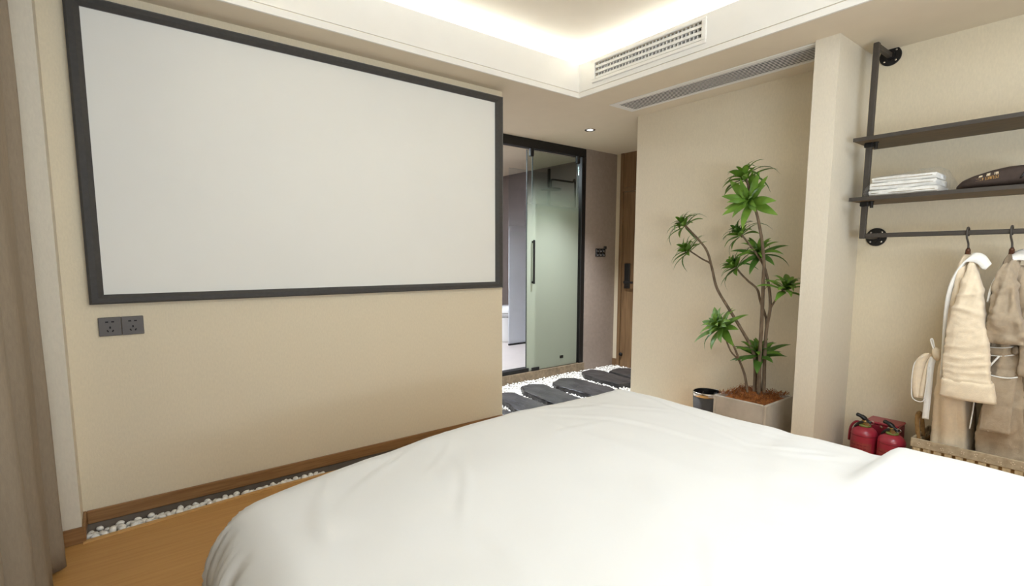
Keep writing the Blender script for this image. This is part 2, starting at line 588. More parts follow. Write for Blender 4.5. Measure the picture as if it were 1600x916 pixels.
# LED strips lying in the cove
led = thing('cove_light', (1.5, 1.0, LEDGE), 'warm white light strip hidden in the ceiling cove', 'cove light')
OFF = 0.10
for a in ((XT0, XT+OFF, YT+OFF, YT+OFF+0.02), (XT+OFF, XT+OFF+0.02, YT0, YT+OFF), (XT0-OFF, XT0-OFF+0.02, YT0, YT+OFF), (XT0, XT, YT0-OFF, YT0-OFF+0.02)):
    B(a[0], a[1], a[2], a[3], LEDGE+0.001, LEDGE+0.012).build('led_strip', M['led'], led)

# ------------------------------------------------------------------ hall and bathroom shell
struct('wall_hall', B(4.154, 4.75, 3.95, 4.06, -0.09, 2.6), M['taupe'])
struct('wall_hall_end', MB().box(4.65, 4.75, 3.885, 3.95, 0.07, SOF).box(4.655, 4.75, 2.81, 3.885, -0.05, SOF), M['wall'])
struct('baseboard_hall', B(4.64, 4.655, 3.885, 3.95, -0.03, 0.075), M['oak'])
struct('trim_kerb', B(1.6, 4.154, 3.935, 4.06, -0.09, 0.082), M['kerb'])
BF = 0.075
struct('floor_bathroom', B(1.6, 5.0, 4.06, 7.0, -0.02, BF), M['bath_floor'])
struct('wall_bathroom_right', B(4.93, 5.05, 4.06, 7.0, BF, 2.5), M['bath_wall'])
struct('wall_bathroom_back', B(1.6, 5.05, 6.9, 7.0, BF, 2.5), M['bath_wall'])
struct('wall_bathroom_left', B(1.5, 1.6, 3.10, 7.0, -0.02, 2.5), M['bath_wall'])
struct('wall_bathroom_front', B(4.154, 4.93, 4.06, 4.1, BF, 2.5), M['bath_wall'])
struct('ceiling_bathroom', B(1.5, 5.05, 4.05, 7.0, 2.5, 2.56), M['ceiling'])

bl = thing('bathroom_ceiling_light', (2.7, 5.2, 2.47), 'flat lamp on the bathroom ceiling', 'ceiling light')
B(2.35, 3.05, 4.9, 5.5, 2.47, 2.5).build('housing', M['white'], bl)
B(2.37, 3.03, 4.92, 5.48, 2.466, 2.47).build('diffuser', M['bath_led'], bl)

# wood entrance door at the hall's end
d1 = thing('door_1', (4.65, 3.4, -0.03), 'oak veneer entrance door with black lock at the end of the hall', None, kind='structure')
B(4.632, 4.655, 3.845, 3.885, -0.03, SOF, bev=0.003).build('door_jamb', M['oak'], d1)
B(4.632, 4.655, 2.83, 2.87, -0.03, SOF, bev=0.003).build('door_jamb', M['oak'], d1)
B(4.634, 4.655, 2.87, 3.845, 1.985, 2.03, bev=0.003).build('door_head', M['oak'], d1)
B(4.645, 4.655, 2.87, 3.845, 2.034, SOF).build('overpanel', M['oak'], d1)
B(4.642, 4.655, 2.878, 3.838, -0.005, 1.978, bev=0.002).build('door_leaf', M['oak'], d1)
B(4.625, 4.642, 3.715, 3.79, 0.905, 1.185, bev=0.004).build('lock_plate', M['blackplastic'], d1)
h = MB().lathe([(0.016, 0), (0.016, 0.05)], (4.575, 3.745, 0.975), 12, 'x')
h.box(4.57, 4.585, 3.63, 3.757, 0.965, 0.987, bev=0.003)
h.build('door_handle', M['blackplastic'], d1)
MB().lathe([(0.001, -0.03), (0.018, -0.026), (0.022, -0.012), (0.016, 0.0)], (4.642, 3.815, 0.14), 14, 'x').build('door_stop', M['black'], d1, smooth=True)

# glass front of the bathroom: black frame, fixed pane, sliding door
gp = thing('glass_partition', (3.0, 3.98, 0.08), 'black framed glass front of the bathroom with a fixed frosted pane', 'glass partition')
B(1.6, 4.154, 3.955, 4.03, 2.322, SOF, bev=0.004).build('top_track', M['black'], gp)
B(4.092, 4.154, 3.955, 4.03, 0.082, 2.322, bev=0.004).build('side_post', M['black'], gp)
B(1.6, 3.36, 3.955, 4.03, 0.082, 0.122, bev=0.003).build('threshold', M['black'], gp)
B(3.36, 4.092, 3.985, 4.03, 0.082, 0.102, bev=0.003).build('sill_rail', M['black'], gp)
B(3.436, 4.1, 4.0, 4.01, 0.102, 2.33).build('fixed_pane', M['glass_fixed'], gp)
B(3.43, 3.437, 3.999, 4.011, 0.102, 2.322).build('pane_edge', M['glass_rim'], gp)
d2 = thing('door_2', (3.68, 3.965, 0.095), 'sliding glass bathroom door fading from clear to frosted', None, kind='structure')
B(3.330, 4.05, 3.962, 3.972, 0.09, 2.30).build('door_glass', M['glass_door'], d2)
B(3.326, 3.331, 3.961, 3.973, 0.09, 2.30).build('glass_edge', M['glass_rim'], d2)
for x in (3.386, 4.035):
    MB().box(x-0.022, x+0.022, 3.945, 3.985, 2.24, 2.325, bev=0.008).build('hanger', M['black'], d2)
hb = MB().box(3.392, 3.412, 3.925, 3.945, 0.985, 1.425, bev=0.004)
for z in (1.0, 1.405):
    hb.box(3.394, 3.41, 3.94, 3.963, z-0.01, z+0.01)
hb.build('pull_handle', M['black'], d2)
B(3.40, 3.50, 3.95, 3.985, 0.082, 0.118, bev=0.003).build('floor_guide', M['black'], d2)
B(3.80, 3.85, 3.960, 3.963, 0.17, 0.20).build('glass_mark', M['dark_chrome'], d2)

# shower partition, shower, toilet
sp = thing('shower_screen', (4.57, 5.4, BF), 'frosted glass shower screen standing inside the bathroom', 'shower screen')
B(4.21, 4.93, 5.375, 5.385, BF+0.02, 2.41).build('screen_pane', M['glass_shower'], sp)
B(4.90, 4.93, 5.365, 5.395, BF, 2.47).build('wall_profile', M['black'], sp)
B(4.21, 4.93, 5.368, 5.392, BF, BF+0.022).build('bottom_profile', M['black'], sp)
sh = thing('shower', (4.92, 4.87, 1.2), 'dark rain shower on a bent pipe behind the frosted door', 'shower')
MB().tube(spline([(4.9, 4.86, 1.2), (4.9, 4.86, 2.18), (4.86, 4.87, 2.225), (4.78, 4.88, 2.23), (4.56, 4.90, 2.235), (4.52, 4.905, 2.22), (4.515, 4.905, 2.14)], 5), 0.012, 8).build('pipe', M['black'], sh, smooth=True)
MB().lathe([(0.02, 0.03), (0.03, 0.02), (0.13, 0.014), (0.13, 0.0)], (4.515, 4.905, 2.105), 24).build('shower_head', M['black'], sh)
MB().box(4.885, 4.93, 4.79, 4.93, 1.18, 1.23, bev=0.01).build('mixer', M['dark_chrome'], sh)
MB().tube([(4.93, 4.86, 1.9), (4.89, 4.86, 1.9)], 0.02, 10).build('wall_bracket', M['dark_chrome'], sh)
cv = thing('bathroom_ceiling_vent', (4.35, 4.55, 2.48), 'small square vent on the bathroom ceiling', 'vent')
B(4.28, 4.40, 4.5, 4.62, 2.485, 2.5).build('vent_frame', M['ceramic_grey'], cv)
for k in range(4):
    B(4.29+k*0.027, 4.303+k*0.027, 4.51, 4.61, 2.482, 2.486).build('vent_slot', M['grout'], cv)

TX, TY = 4.54, 5.70
to = thing('toilet', (TX, TY, BF), 'white toilet with closed lid beyond the bathroom doorway', 'toilet')


def oval(cx, cy, a, b, z, n=32, front=1.25):
    r = []
    for k in range(n):
        t = 2*PI*k/n
        x, y = math.cos(t), math.sin(t)
        r.append((cx+a*x*(front if x < 0 else 1.0), cy+b*y*(1-0.12*max(0, -x)), z))
    return r


MB().loft([oval(TX, TY, 0.20, 0.16, BF), oval(TX, TY, 0.21, 0.165, BF+0.06), oval(TX, TY, 0.215, 0.17, BF+0.2), oval(TX, TY, 0.24, 0.19, BF+0.31), oval(TX, TY, 0.25, 0.2, BF+0.35)]).build('bowl', M['ceramic'], to, smooth=True, autos=0.008)
MB().loft([oval(TX, TY, 0.252, 0.2, BF+0.355), oval(TX, TY, 0.255, 0.203, BF+0.362), oval(TX, TY, 0.255, 0.203, BF+0.395), oval(TX, TY, 0.245, 0.195, BF+0.404)]).build('seat', M['ceramic_grey'], to, smooth=True, autos=0.006)
MB().loft([oval(TX, TY, 0.248, 0.197, BF+0.408), oval(TX, TY, 0.25, 0.199, BF+0.42), oval(TX, TY, 0.245, 0.195, BF+0.47), oval(TX+0.03, TY, 0.20, 0.17, BF+0.505)]).build('lid', M['ceramic'], to, smooth=True, autos=0.006)
B(TX+0.16, TX+0.34, TY-0.19, TY+0.19, BF, BF+0.56, bev=0.02).build('cistern', M['ceramic'], to)
B(TX+0.20, TX+0.30, TY-0.12, TY+0.08, BF+0.56, BF+0.575, bev=0.004).build('control_panel', M['blackplastic'], to)

# ------------------------------------------------------------------ ceiling fittings
dl = thing('downlight', (3.57, 3.36, SOF), 'small chrome recessed downlight in the hall ceiling', 'downlight')
MB().lathe([(0.030, 0.0), (0.030, -0.004), (0.046, -0.006), (0.05, -0.003), (0.05, 0.0)], (3.57, 3.36, SOF), 24, closed=True).build('trim_ring', M['chrome'], dl, smooth=True)
MB().lathe([(0.001, -0.002), (0.03, -0.002)], (3.57, 3.36, SOF), 20).build('lens', M['downlight_glow'], dl)
ld = bpy.data.lights.new('hall_spot', 'SPOT')
ld.energy = HALL_SPOT
ld.spot_size = math.radians(92)
ld.spot_blend = 1.0
ld.color = (0.86, 0.92, 1.0)
ld.shadow_soft_size = 0.05
lo = bpy.data.objects.new('downlight_beam', ld)
COL.objects.link(lo)
lo.parent = dl
lo.location = (0, 0, -0.03)

# air outlet in the tray face
ao = thing('air_outlet', (XT, 2.19, VZ0-0.02), 'white air conditioning outlet grille set in the ceiling tray face', 'air vent')
fr = MB()
X0, X1 = XT-0.02, XT-0.006
fr.box(X0, X1, VY0-0.022, VY1+0.022, VZ0-0.015, VZ0+0.006, bev=0.003)
fr.box(X0, X1, VY0-0.022, VY1+0.022, VZ1-0.004, VZ1+0.012, bev=0.003)
fr.box(X0, X1, VY0-0.022, VY0+0.006, VZ0+0.006, VZ1-0.004, bev=0.003)
fr.box(X0, X1, VY1-0.006, VY1+0.022, VZ0+0.006, VZ1-0.004, bev=0.003)
fr.build('outlet_frame', M['white'], ao)
B(XT+0.09, XT+0.095, VY0, VY1, VZ0, VZ1).build('dark_duct', M['hole'], ao)
for k in range(3):
    z = VZ0+0.022+k*0.036
    bl_ = MB().obox((XT+0.004, (VY0+VY1)/2, z), (0.014, 0, 0.003), (0, (VY1-VY0)/2-0.004, 0), (-0.0008, 0, 0.0075))
    bl_.build('blade', M['white'], ao)
vane0 = None
nv = 31
for k in range(nv):
    y = VY0+0.02+k*(VY1-VY0-0.04)/(nv-1)
    if vane0 is None:
        vane0 = B(XT+0.006, XT+0.03, y-0.0035, y+0.0035, VZ0, VZ1).build('vane', M['white'], ao)
        yb = y
    else:
        c = vane0.copy()
        COL.objects.link(c)
        c.parent = ao
        c.location = (0, y-yb, 0)

# linear return grille in the soffit
rg = thing('return_grille', (3.24, 2.0, SOF-0.02), 'long white slatted return grille in the soffit along the wall', 'air vent')
gx0, gx1, gy0, gy1 = 3.165, 3.360, 1.30, 2.685
fr = MB()
z0, z1 = SOF-0.006, SOF
fr.box(gx0-0.048, gx0, gy0-0.04, gy1+0.055, z0, z1, bev=0.003)
fr.box(gx1, gx1+0.03, gy0-0.04, gy1+0.055, z0, z1, bev=0.003)
fr.box(gx0, gx1, gy0-0.04, gy0, z0, z1, bev=0.003)
fr.box(gx0, gx1, gy1, gy1+0.055, z0, z1, bev=0.003)
fr.build('grille_frame', M['white'], rg)
B(gx0, gx1, gy0, gy1, SOF-0.0038, SOF-0.0005).build('dark_backing', M['hole'], rg)
s0 = None
for k in range(8):
    x = gx0+0.012+k*(gx1-gx0-0.024)/7
    if s0 is None:
        s0 = B(x-0.0042, x+0.0042, gy0, gy1, SOF-0.0052, SOF-0.0040).build('slat', M['white'], rg)
        xb = x
    else:
        c = s0.copy()
        COL.objects.link(c)
        c.parent = rg
        c.location = (x-xb, 0, 0)

# ------------------------------------------------------------------ projection screen
ps = thing('projection_screen', (1.1, 3.0, 1.035), 'large blank white projection screen in a black frame on the wall', 'screen')
SX0, SX1, SZ0, SZ1 = -0.066, 2.272, 1.031, 2.362
ix0, ix1, iz0, iz1 = -0.012, 2.212, 1.074, 2.318
B(ix0-0.02, ix1+0.02, 2.985, 2.992, iz0-0.02, iz1+0.02).build('screen_fabric', M['screen'], ps)


def frame_bar(a, b, c, d):
    # mitred bar: outer a-b, inner d-c (x,z), bevelled profile stepping towards the wall at the inside
    yb, yf = 2.999, 2.962
    mid = lambda p, q, t: (p[0]+(q[0]-p[0])*t, p[1]+(q[1]-p[1])*t)
    prof = [(0.0, yb), (0.0, yf+0.008), (0.18, yf), (0.62, yf), (1.0, 2.978), (1.0, yb)]
    P = [[(mid(p, q, t)[0], y, mid(p, q, t)[1]) for t, y in prof] for p, q in ((a, d), (b, c))]
    mb = MB()
    mb.loft(P)
    return mb


o_ = [(SX0, SZ0), (SX1, SZ0), (SX1, SZ1), (SX0, SZ1)]
i_ = [(ix0, iz0), (ix1, iz0), (ix1, iz1), (ix0, iz1)]
for k in range(4):
    frame_bar(o_[k], o_[(k+1) % 4], i_[(k+1) % 4], i_[k]).build('frame_bar', M['frame'], ps)

# wall sockets under the screen
for k, (x0, x1, lb) in enumerate(((-0.042, 0.0425, 'grey wall socket under the screen, nearer the curtain'), (0.0435, 0.128, 'grey wall socket under the screen, farther from the curtain'))):
    s = thing('wall_socket', ((x0+x1)/2, 3.0, 0.88), lb, 'socket', 'pair of wall sockets')
    B(x0, x1, 2.988, 3.0, 0.882, 0.968, bev=0.002).build('socket_plate', M['socket'], s)
    cx = (x0+x1)/2
    hs = MB()
    for dx in (-0.011, 0.011):
        hs.box(cx+dx-0.0055, cx+dx+0.0055, 2.9865, 2.989, 0.944, 0.950)
    hs.obox((cx, 2.9878, 0.921), (0.003, 0, 0), (0, 0.0012, 0), (0, 0, 0.005))
    hs.obox((cx-0.0095, 2.9878, 0.905), (0.0022, 0, 0.0015), (0, 0.0012, 0), (-0.0025, 0, 0.0045))
    hs.obox((cx+0.0095, 2.9878, 0.905), (0.0022, 0, -0.0015), (0, 0.0012, 0), (0.0025, 0, 0.0045))
    hs.build('pin_holes', M['hole'], s)

# black switch panel on the taupe wall
sw = thing('switch_panel', (4.4, 3.95, 1.26), 'black switch panel with white buttons on the taupe hall wall', 'switch')
B(4.315, 4.475, 3.938, 3.95, 1.262, 1.352, bev=0.003).build('panel_plate', M['blackplastic'], sw)
for i in range(3):
    for j in range(2):
        B(4.325+i*0.05, 4.363+i*0.05, 3.935, 3.939, 1.270+j*0.04, 1.302+j*0.04, bev=0.002).build('button', M['dark_chrome'], sw)
for i in range(3):
    B(4.335+i*0.05, 4.353+i*0.05, 3.9335, 3.9352, 1.276, 1.281).build('button_mark', M['ceramic'], sw)
    B(4.340+i*0.05, 4.348+i*0.05, 3.9335, 3.9352, 1.318, 1.328).build('button_mark', M['ceramic'], sw)
B(4.44, 4.478, 3.925, 3.938, 1.345, 1.378, bev=0.003).build('key_card_slot', M['blackplastic'], sw)

# ------------------------------------------------------------------ pebbles and slate steps
def pebble_mesh(name, seed, subd=1, base=None):
    r = random.Random(seed)
    import bmesh
    bm = bmesh.new()
    bmesh.ops.create_icosphere(bm, subdivisions=subd, radius=1.0)
    sx, sy, sz = r.uniform(.85, 1.15), r.uniform(.7, 1.0), r.uniform(.55, .8)
    off = Vector((r.random()*9, r.random()*9, r.random()*9))
    for v in bm.verts:
        k = 1+0.22*noise.noise(v.co*1.1+off)
        v.co = Vector((v.co.x*sx*k, v.co.y*sy*k, v.co.z*sz*k))
    me = bpy.data.meshes.new(name)
    bm.to_mesh(me)
    bm.free()
    me.polygons.foreach_set('use_smooth', [True]*len(me.polygons))
    me.materials.append(M['pebble'])
    return me


PM = [pebble_mesh('pebble', 11+k, 2) for k in range(6)]
pb = thing('pebble_channel', (0.3, 2.93, -0.075), 'white pebbles filling the channel along the foot of the screen wall', 'pebbles')


def chan_front(x):
    return 2.832+(x+0.156)*(0.073/0.776) if x < 0.62 else 2.905


cnt = 0
placed = []
for layer in range(5):
    for _ in range(900):
        if cnt >= 285: break
        x = random.uniform(-0.135, 0.92)
        yf = chan_front(x)
        y = random.uniform(yf+0.012, 2.982)
        r = random.uniform(0.0145, 0.0215)
        t = (y-yf)/(3.0-yf)
        zb = -0.046+0.045*(1-t)**1.2
        z = zb+(layer-1)*0.013-0.004
        if z+r*0.5 > 0.016 - 0.03*t: continue
        if any((x-a)**2+(y-b)**2+((z-c)*1.4)**2 < (0.80*(r+d))**2 for a, b, c, d in placed[-260:]): continue
        placed.append((x, y, z, r))
        o = bpy.data.objects.new('pebble', PM[cnt % 6])
        COL.objects.link(o)
        o.parent = pb
        o.location = Vector((x, y, z))-ORI[pb]
        o.rotation_euler = (random.uniform(-.4, .4), random.uniform(-.4, .4), random.uniform(0, 6.28))
        o.scale = (r, r, r)
        cnt += 1


def pebble_field(name, pts, radii, parent=None, subd=1):
    metas = []
    for k in range(5):
        me = pebble_mesh('pebble_field', 40+k, subd)
        v = np.empty(len(me.vertices)*3)
        me.vertices.foreach_get('co', v)
        f = np.array([p.vertices[:] for p in me.polygons])
        metas.append((v.reshape(-1, 3), f))
        bpy.data.meshes.remove(me)
    V, F, n0 = [], [], 0
    for i, (p, r) in enumerate(zip(pts, radii)):
        v, f = metas[i % 5]
        a = rng.uniform(0, 6.28)
        c, s = math.cos(a), math.sin(a)
        R = np.array([[c, -s, 0], [s, c, 0], [0, 0, 1]])
        V.append((v*r)@R.T+np.array(p))
        F.append(f+n0)
        n0 += len(v)
    V = np.concatenate(V)
    F = np.concatenate(F)
    mb = MB()
    mb.v = [tuple(x) for x in V]
    mb.f = [tuple(x) for x in F]
    return mb.build(name, M['pebble'], parent, smooth=True)


# unseen rest of the channel, behind the bed
pts, rad = [], []
for _ in range(380):
    x = random.uniform(0.93, 2.19)
    y = random.uniform(2.92, 2.98)
    pts.append((x, y, -0.06+0.035*(3.0-y)/0.1+random.uniform(0, 0.01)))
    rad.append(random.uniform(0.012, 0.018))
o = pebble_field('pebble_fill', pts, rad, pb)
o['kind'] = 'stuff'

STONES = [
    ([(2.31, 2.62), (2.43, 2.60), (2.46, 2.95), (2.448, 3.19), (2.40, 3.225), (2.335, 3.20), (2.315, 2.95)], 'dark slate stepping stone half hidden by the end of the screen wall'),
    ([(2.53, 2.98), (2.80, 2.99), (2.825, 3.2), (2.832, 3.54), (2.77, 3.615), (2.66, 3.60), (2.605, 3.41), (2.52, 3.14)], 'dark slate stepping stone just past the end of the screen wall'),
    ([(2.88, 2.97), (3.17, 2.98), (3.205, 3.2), (3.258, 3.63), (3.155, 3.72), (3.04, 3.69), (2.94, 3.53), (2.88, 3.15)], 'dark slate stepping stone in front of the open bathroom doorway'),
    ([(3.31, 3.02), (3.62, 3.0), (3.675, 3.13), (3.69, 3.62), (3.565, 3.705), (3.375, 3.62), (3.315, 3.50), (3.32, 3.2)], 'pale veined slate stepping stone in front of the frosted sliding door'),
    ([(3.83, 3.165), (3.975, 3.12), (4.09, 3.2), (4.13, 3.45), (4.165, 3.74), (4.125, 3.80), (3.955, 3.775), (3.87, 3.66), (3.82, 3.4)], 'dark slate stepping stone by the taupe wall corner'),
    ([(4.19, 3.12), (4.42, 3.05), (4.54, 3.15), (4.55, 3.55), (4.41, 3.67), (4.21, 3.62), (4.165, 3.3)], 'dark slate stepping stone nearest the oak entrance door'),
]


def inpoly(x, y, poly):
    c = False
    n = len(poly)
    for i in range(n):
        x0, y0 = poly[i]
        x1, y1 = poly[(i+1) % n]
        if (y0 > y) != (y1 > y) and x < (x1-x0)*(y-y0)/(y1-y0)+x0:
            c = not c
    return c


for k, (poly, lb) in enumerate(STONES):
    # ragged outline
    out = []
    for i in range(len(poly)):
        a, b = Vector(poly[i]), Vector(poly[(i+1) % len(poly)])
        L = (b-a).length
        n = max(2, int(L/0.03))
        for j in range(n):
            p = a+(b-a)*(j/n)
            q = noise.noise(Vector((p.x*14, p.y*14, k*3.1)))*0.010+noise.noise(Vector((p.x*50, p.y*50, k)))*0.006
            nrm = Vector((b.y-a.y, a.x-b.x)).normalized()
            p = p+nrm*q
            out.append((p.x, p.y))
    c = Vector((sum(p[0] for p in out)/len(out), sum(p[1] for p in out)/len(out)))
    mb = MB()
    rings = []
    for (sc, z) in ((0.97, -0.03), (1.0, -0.005), (1.0, 0.018), (0.985, 0.031), (0.955, 0.036), (0.7, 0.038), (0.35, 0.039)):
        rings.append([(c.x+(x-c.x)*sc, c.y+(y-c.y)*sc, z+(0.0075*noise.noise(Vector((x*9*sc, y*9*sc, z*12+k))) if z > 0 else 0)) for x, y in out])
    mb.loft(rings)
    s = mb.build('stepping_stone', M['slate'])
    tag(s, lb, 'stepping stone', 'slate stepping stones in the pebble hall')
# hall pebbles: countless
pts, rad = [], []
sp_ = 0.0215
ny = 0
y = 2.40
while y < 3.935:
    x = 2.23
    while x < 4.64:
        px_, py_ = x+random.uniform(-.009, .009), y+random.uniform(-.009, .009)
        x += sp_
        if px_ > XR-0.015 and py_ < 2.828: continue
        if px_ < 2.305 and 2.985 < py_ < 3.115: continue
        hit = False
        for poly, _l in STONES:
            if inpoly(px_, py_, poly):
                hit = True
                break
        if hit and random.random() > 0.0: continue
        r_ = random.uniform(0.009, 0.0145)
        pts.append((px_, py_, -0.012+random.uniform(-0.006, 0.012)))
        rad.append(r_)
    y += sp_*0.9
hp = pebble_field('pebble_court', pts, rad, None, 1)
tag(hp, 'small white pebbles covering the hall ground around the slate steps', 'pebbles', kind='stuff')

# ------------------------------------------------------------------ bed
bed = thing('bed', (1.05, 0.5, 0.0), 'double bed under the white duvet', 'bed')
B(0.37, 1.86, -0.75, 1.5, 0.0, 0.22, bev=0.01).build('bed_base', M['bedwood'], bed)
B(0.325, 1.91, -0.8, 1.55, 0.22, 0.44, bev=0.05).build('mattress', M['mattress'], bed)

Rr = 0.15
CX0, CX1, CY0, CY1 = 0.325, 1.925, -0.75, 1.575


cr = random.Random(21)
CREASES = [(cr.uniform(0.5, 2.0), cr.uniform(0.25, 1.6), cr.uniform(-0.4, 2.2), cr.uniform(0.10, 0.30), cr.uniform(0.012, 0.03), cr.uniform(0.003, 0.007)) for _ in range(26)]
CREASES += [(1.86, 0.62, 2.5, 0.16, 0.018, 0.009), (1.78, 0.72, 1.9, 0.14, 0.016, 0.007), (1.92, 0.98, 1.4, 0.2, 0.016, 0.006), (0.45, 1.35, 1.1, 0.2, 0.022, 0.008)]


def duvet_top(x, y):
    z = lerp_tab([(0.1, 0.475), (0.31, 0.512), (0.5, 0.536), (0.66, 0.558), (0.95, 0.584), (1.3, 0.602), (1.6, 0.597), (1.9, 0.594), (2.1, 0.594)], x)[0]
    # puffed towards the middle
    u = (x-1.05)/0.85
    w = (y-0.5)/1.1
    z += 0.025*max(0, 1-u*u)*max(0, 1-w*w)
    # right edge: valley, then a thicker roll
    e = sstep(1.5, 1.9, x)
    z += e*(0.043*sstep(0.525, 0.465, y)-0.006*math.exp(-((y-0.55)/0.03)**2)-0.006*math.exp(-((y-0.80)/0.05)**2))
    # creases of slept-in cotton
    for cx_, cy_, ca, cl, cw, ch in CREASES:
        u_ = (x-cx_)*math.cos(ca)+(y-cy_)*math.sin(ca)
        v_ = -(x-cx_)*math.sin(ca)+(y-cy_)*math.cos(ca)+0.05*math.sin(u_*7+cx_*9)
        if abs(u_) < cl*1.6 and abs(v_) < cw*3:
            z += 0.36*ch*math.exp(-(u_/cl)**2)*(math.exp(-(v_/cw)**2)-0.6*math.exp(-((v_-1.4*cw)/cw)**2))
    # soft wrinkles
    z += 0.006*noise.noise(Vector((x*3.2, y*2.6, 1.0)))+0.003*noise.noise(Vector((x*8, y*6, 4.0)))
    z += -0.006*math.exp(-((x-1.86-(y-1.1)*0.25)/0.02)**2)*sstep(0.8, 1.2, y)*sstep(1.6, 1.3, y)
    return z


def duvet_point(px, py):
    qx, qy = min(max(px, CX0), CX1), min(max(py, CY0), CY1)
    dx, dy = px-qx, py-qy
    d = math.hypot(dx, dy)
    zt = duvet_top(px, py)
    if d < 1e-6:
        return (px, py, zt)
    nx, ny_ = dx/d, dy/d
    q = Rr*PI/2
    if d < q:
        a = d/Rr
        R_ = Rr*math.sin(a)
        z = zt-Rr*(1-math.cos(a))
        k = sstep(0.55, 1.0, d/q)
    else:
        R_ = Rr
        z = zt-Rr-(d-q)
        k = 1.0
    # pleats of the hanging sides
    s = (qy*1.0 if abs(nx) > abs(ny_) else qx*1.0)+math.atan2(ny_, nx)*0.30
    drop = min(1, max(0, (d-0.07)/0.26))
    f1 = math.sin(s*19+1.3+0.9*noise.noise(Vector((px*4, py*4, 2))))
    f2 = math.sin(s*37+0.4+1.2*noise.noise(Vector((px*5, py*5, 7))))
    pl = (0.034*(1-2*abs(f1)**0.7)+0.016*(1-2*abs(f2)**0.7)+0.006*math.sin(s*83))*drop
    pl += 0.02*drop
    return (qx+nx*(R_+pl), qy+ny_*(R_+pl), z)


D = 0.60
xs = np.arange(CX0-D, CX1+D+1e-6, 0.0125)
ys = np.arange(CY0-0.25, CY1+D+1e-6, 0.0125)
G = []
for y in ys:
    row = []
    for x in xs:
        p = duvet_point(x, y)
        row.append((p[0], p[1], max(p[2], 0.03+0.01*math.sin(x*20+y*17))))
    G.append(row)
dv = MB().grid(G).build('duvet', M['duvet'], smooth=True, solid=0.02)
tag(dv, 'thick white cotton duvet spread over the bed, hanging down its sides', 'duvet')

# ------------------------------------------------------------------ curtain
ctl = [(2.66, -0.36), (2.635, -0.27), (2.60, -0.205), (2.565, -0.25), (2.53, -0.33), (2.49, -0.30), (2.435, -0.232), (2.36, -0.238), (2.27, -0.262), (2.19, -0.36), (2.12, -0.30), (2.05, -0.25), (1.95, -0.255), (1.86, -0.36), (1.78, -0.29), (1.7, -0.255), (1.6, -0.27), (1.5, -0.37), (1.42, -0.28), (1.33, -0.26), (1.22, -0.36), (1.12, -0.27), (1.0, -0.28), (0.9, -0.37)]
line = spline([(x, y, 0) for y, x in ctl], 5)
cu = thing('curtain', (-0.3, 1.8, 0.0), 'floor length taupe curtain hanging in folds at the left edge', 'curtain')
P = []
for i in range(25):
    t = i/24
    z = 0.015+t*(SOF-0.035)
    row = []
    for j, p in enumerate(line):
        fl_ = 1-t
        row.append((p.x+0.018*fl_*math.sin(j*0.31+1.0)+0.010*noise.noise(Vector((p.x*3, p.y*3, z*1.7)))+0.012*fl_, p.y+0.02*fl_*0.5, z))
    P.append(row)
MB().grid(P).build('curtain_fabric', M['curtain'], cu, smooth=True, solid=0.004)
B(-0.34, -0.28, 0.8, 2.7, SOF-0.025, SOF-0.001).build('curtain_track', M['white'], cu)

# ------------------------------------------------------------------ planter, mulch, plant, bin
PXa, PXb, PYa, PYb, PZ = 3.066, 3.448, 1.412, 1.752, 0.36
pl_ = thing('planter', ((PXa+PXb)/2, (PYa+PYb)/2, 0), 'square pale concrete planter box standing beside the wall pier', 'planter')
tw = 0.018
mb = MB()
mb.box(PXa, PXb, PYa, PYa+tw, 0.0, PZ, bev=0.004)
mb.box(PXa, PXb, PYb-tw, PYb, 0.0, PZ, bev=0.004)
mb.box(PXa, PXa+tw, PYa+tw, PYb-tw, 0.0, PZ, bev=0.004)
mb.box(PXb-tw, PXb, PYa+tw, PYb-tw, 0.0, PZ, bev=0.004)
mb.box(PXa+tw, PXb-tw, PYa+tw, PYb-tw, 0.0, 0.03)
mb.build('planter_box', M['concrete'], pl_)

P = []
n = 26
for i in range(n):
    row = []
    for j in range(n):
        x = PXa+tw+0.001+(PXb-PXa-2*tw-0.002)*i/(n-1)
        y = PYa+tw+0.001+(PYb-PYa-2*tw-0.002)*j/(n-1)
        e = min(i, j, n-1-i, n-1-j)/(n/2)
        row.append((x, y, 0.335+0.042*min(1, e*1.6)+0.014*noise.noise(Vector((x*22, y*22, 0)))*min(1, e*3)))
    P.append(row)
mb = MB().grid(P)
for k in range(420):
    x = random.uniform(PXa+0.03, PXb-0.03)
    y = random.uniform(PYa+0.03, PYb-0.03)
    a = random.uniform(0, 6.28)
    L = random.uniform(0.02, 0.055)
    z = 0.378
    mid = (x+math.cos(a)*L*.5, y+math.sin(a)*L*.5, z+random.uniform(0.004, 0.016))
    end = (min(max(x+math.cos(a+.5)*L, PXa+0.02), PXb-0.02), min(max(y+math.sin(a+.5)*L, PYa+0.02), PYb-0.02), z-0.012)
    mb.tube([(x, y, z-0.012), mid, end], 0.0012, 3, cap=False)
mu = mb.build('coir_mulch', M['coir'], smooth=True)
tag(mu, 'shaggy orange brown coconut fibre filling the concrete planter', 'mulch', kind='stuff')

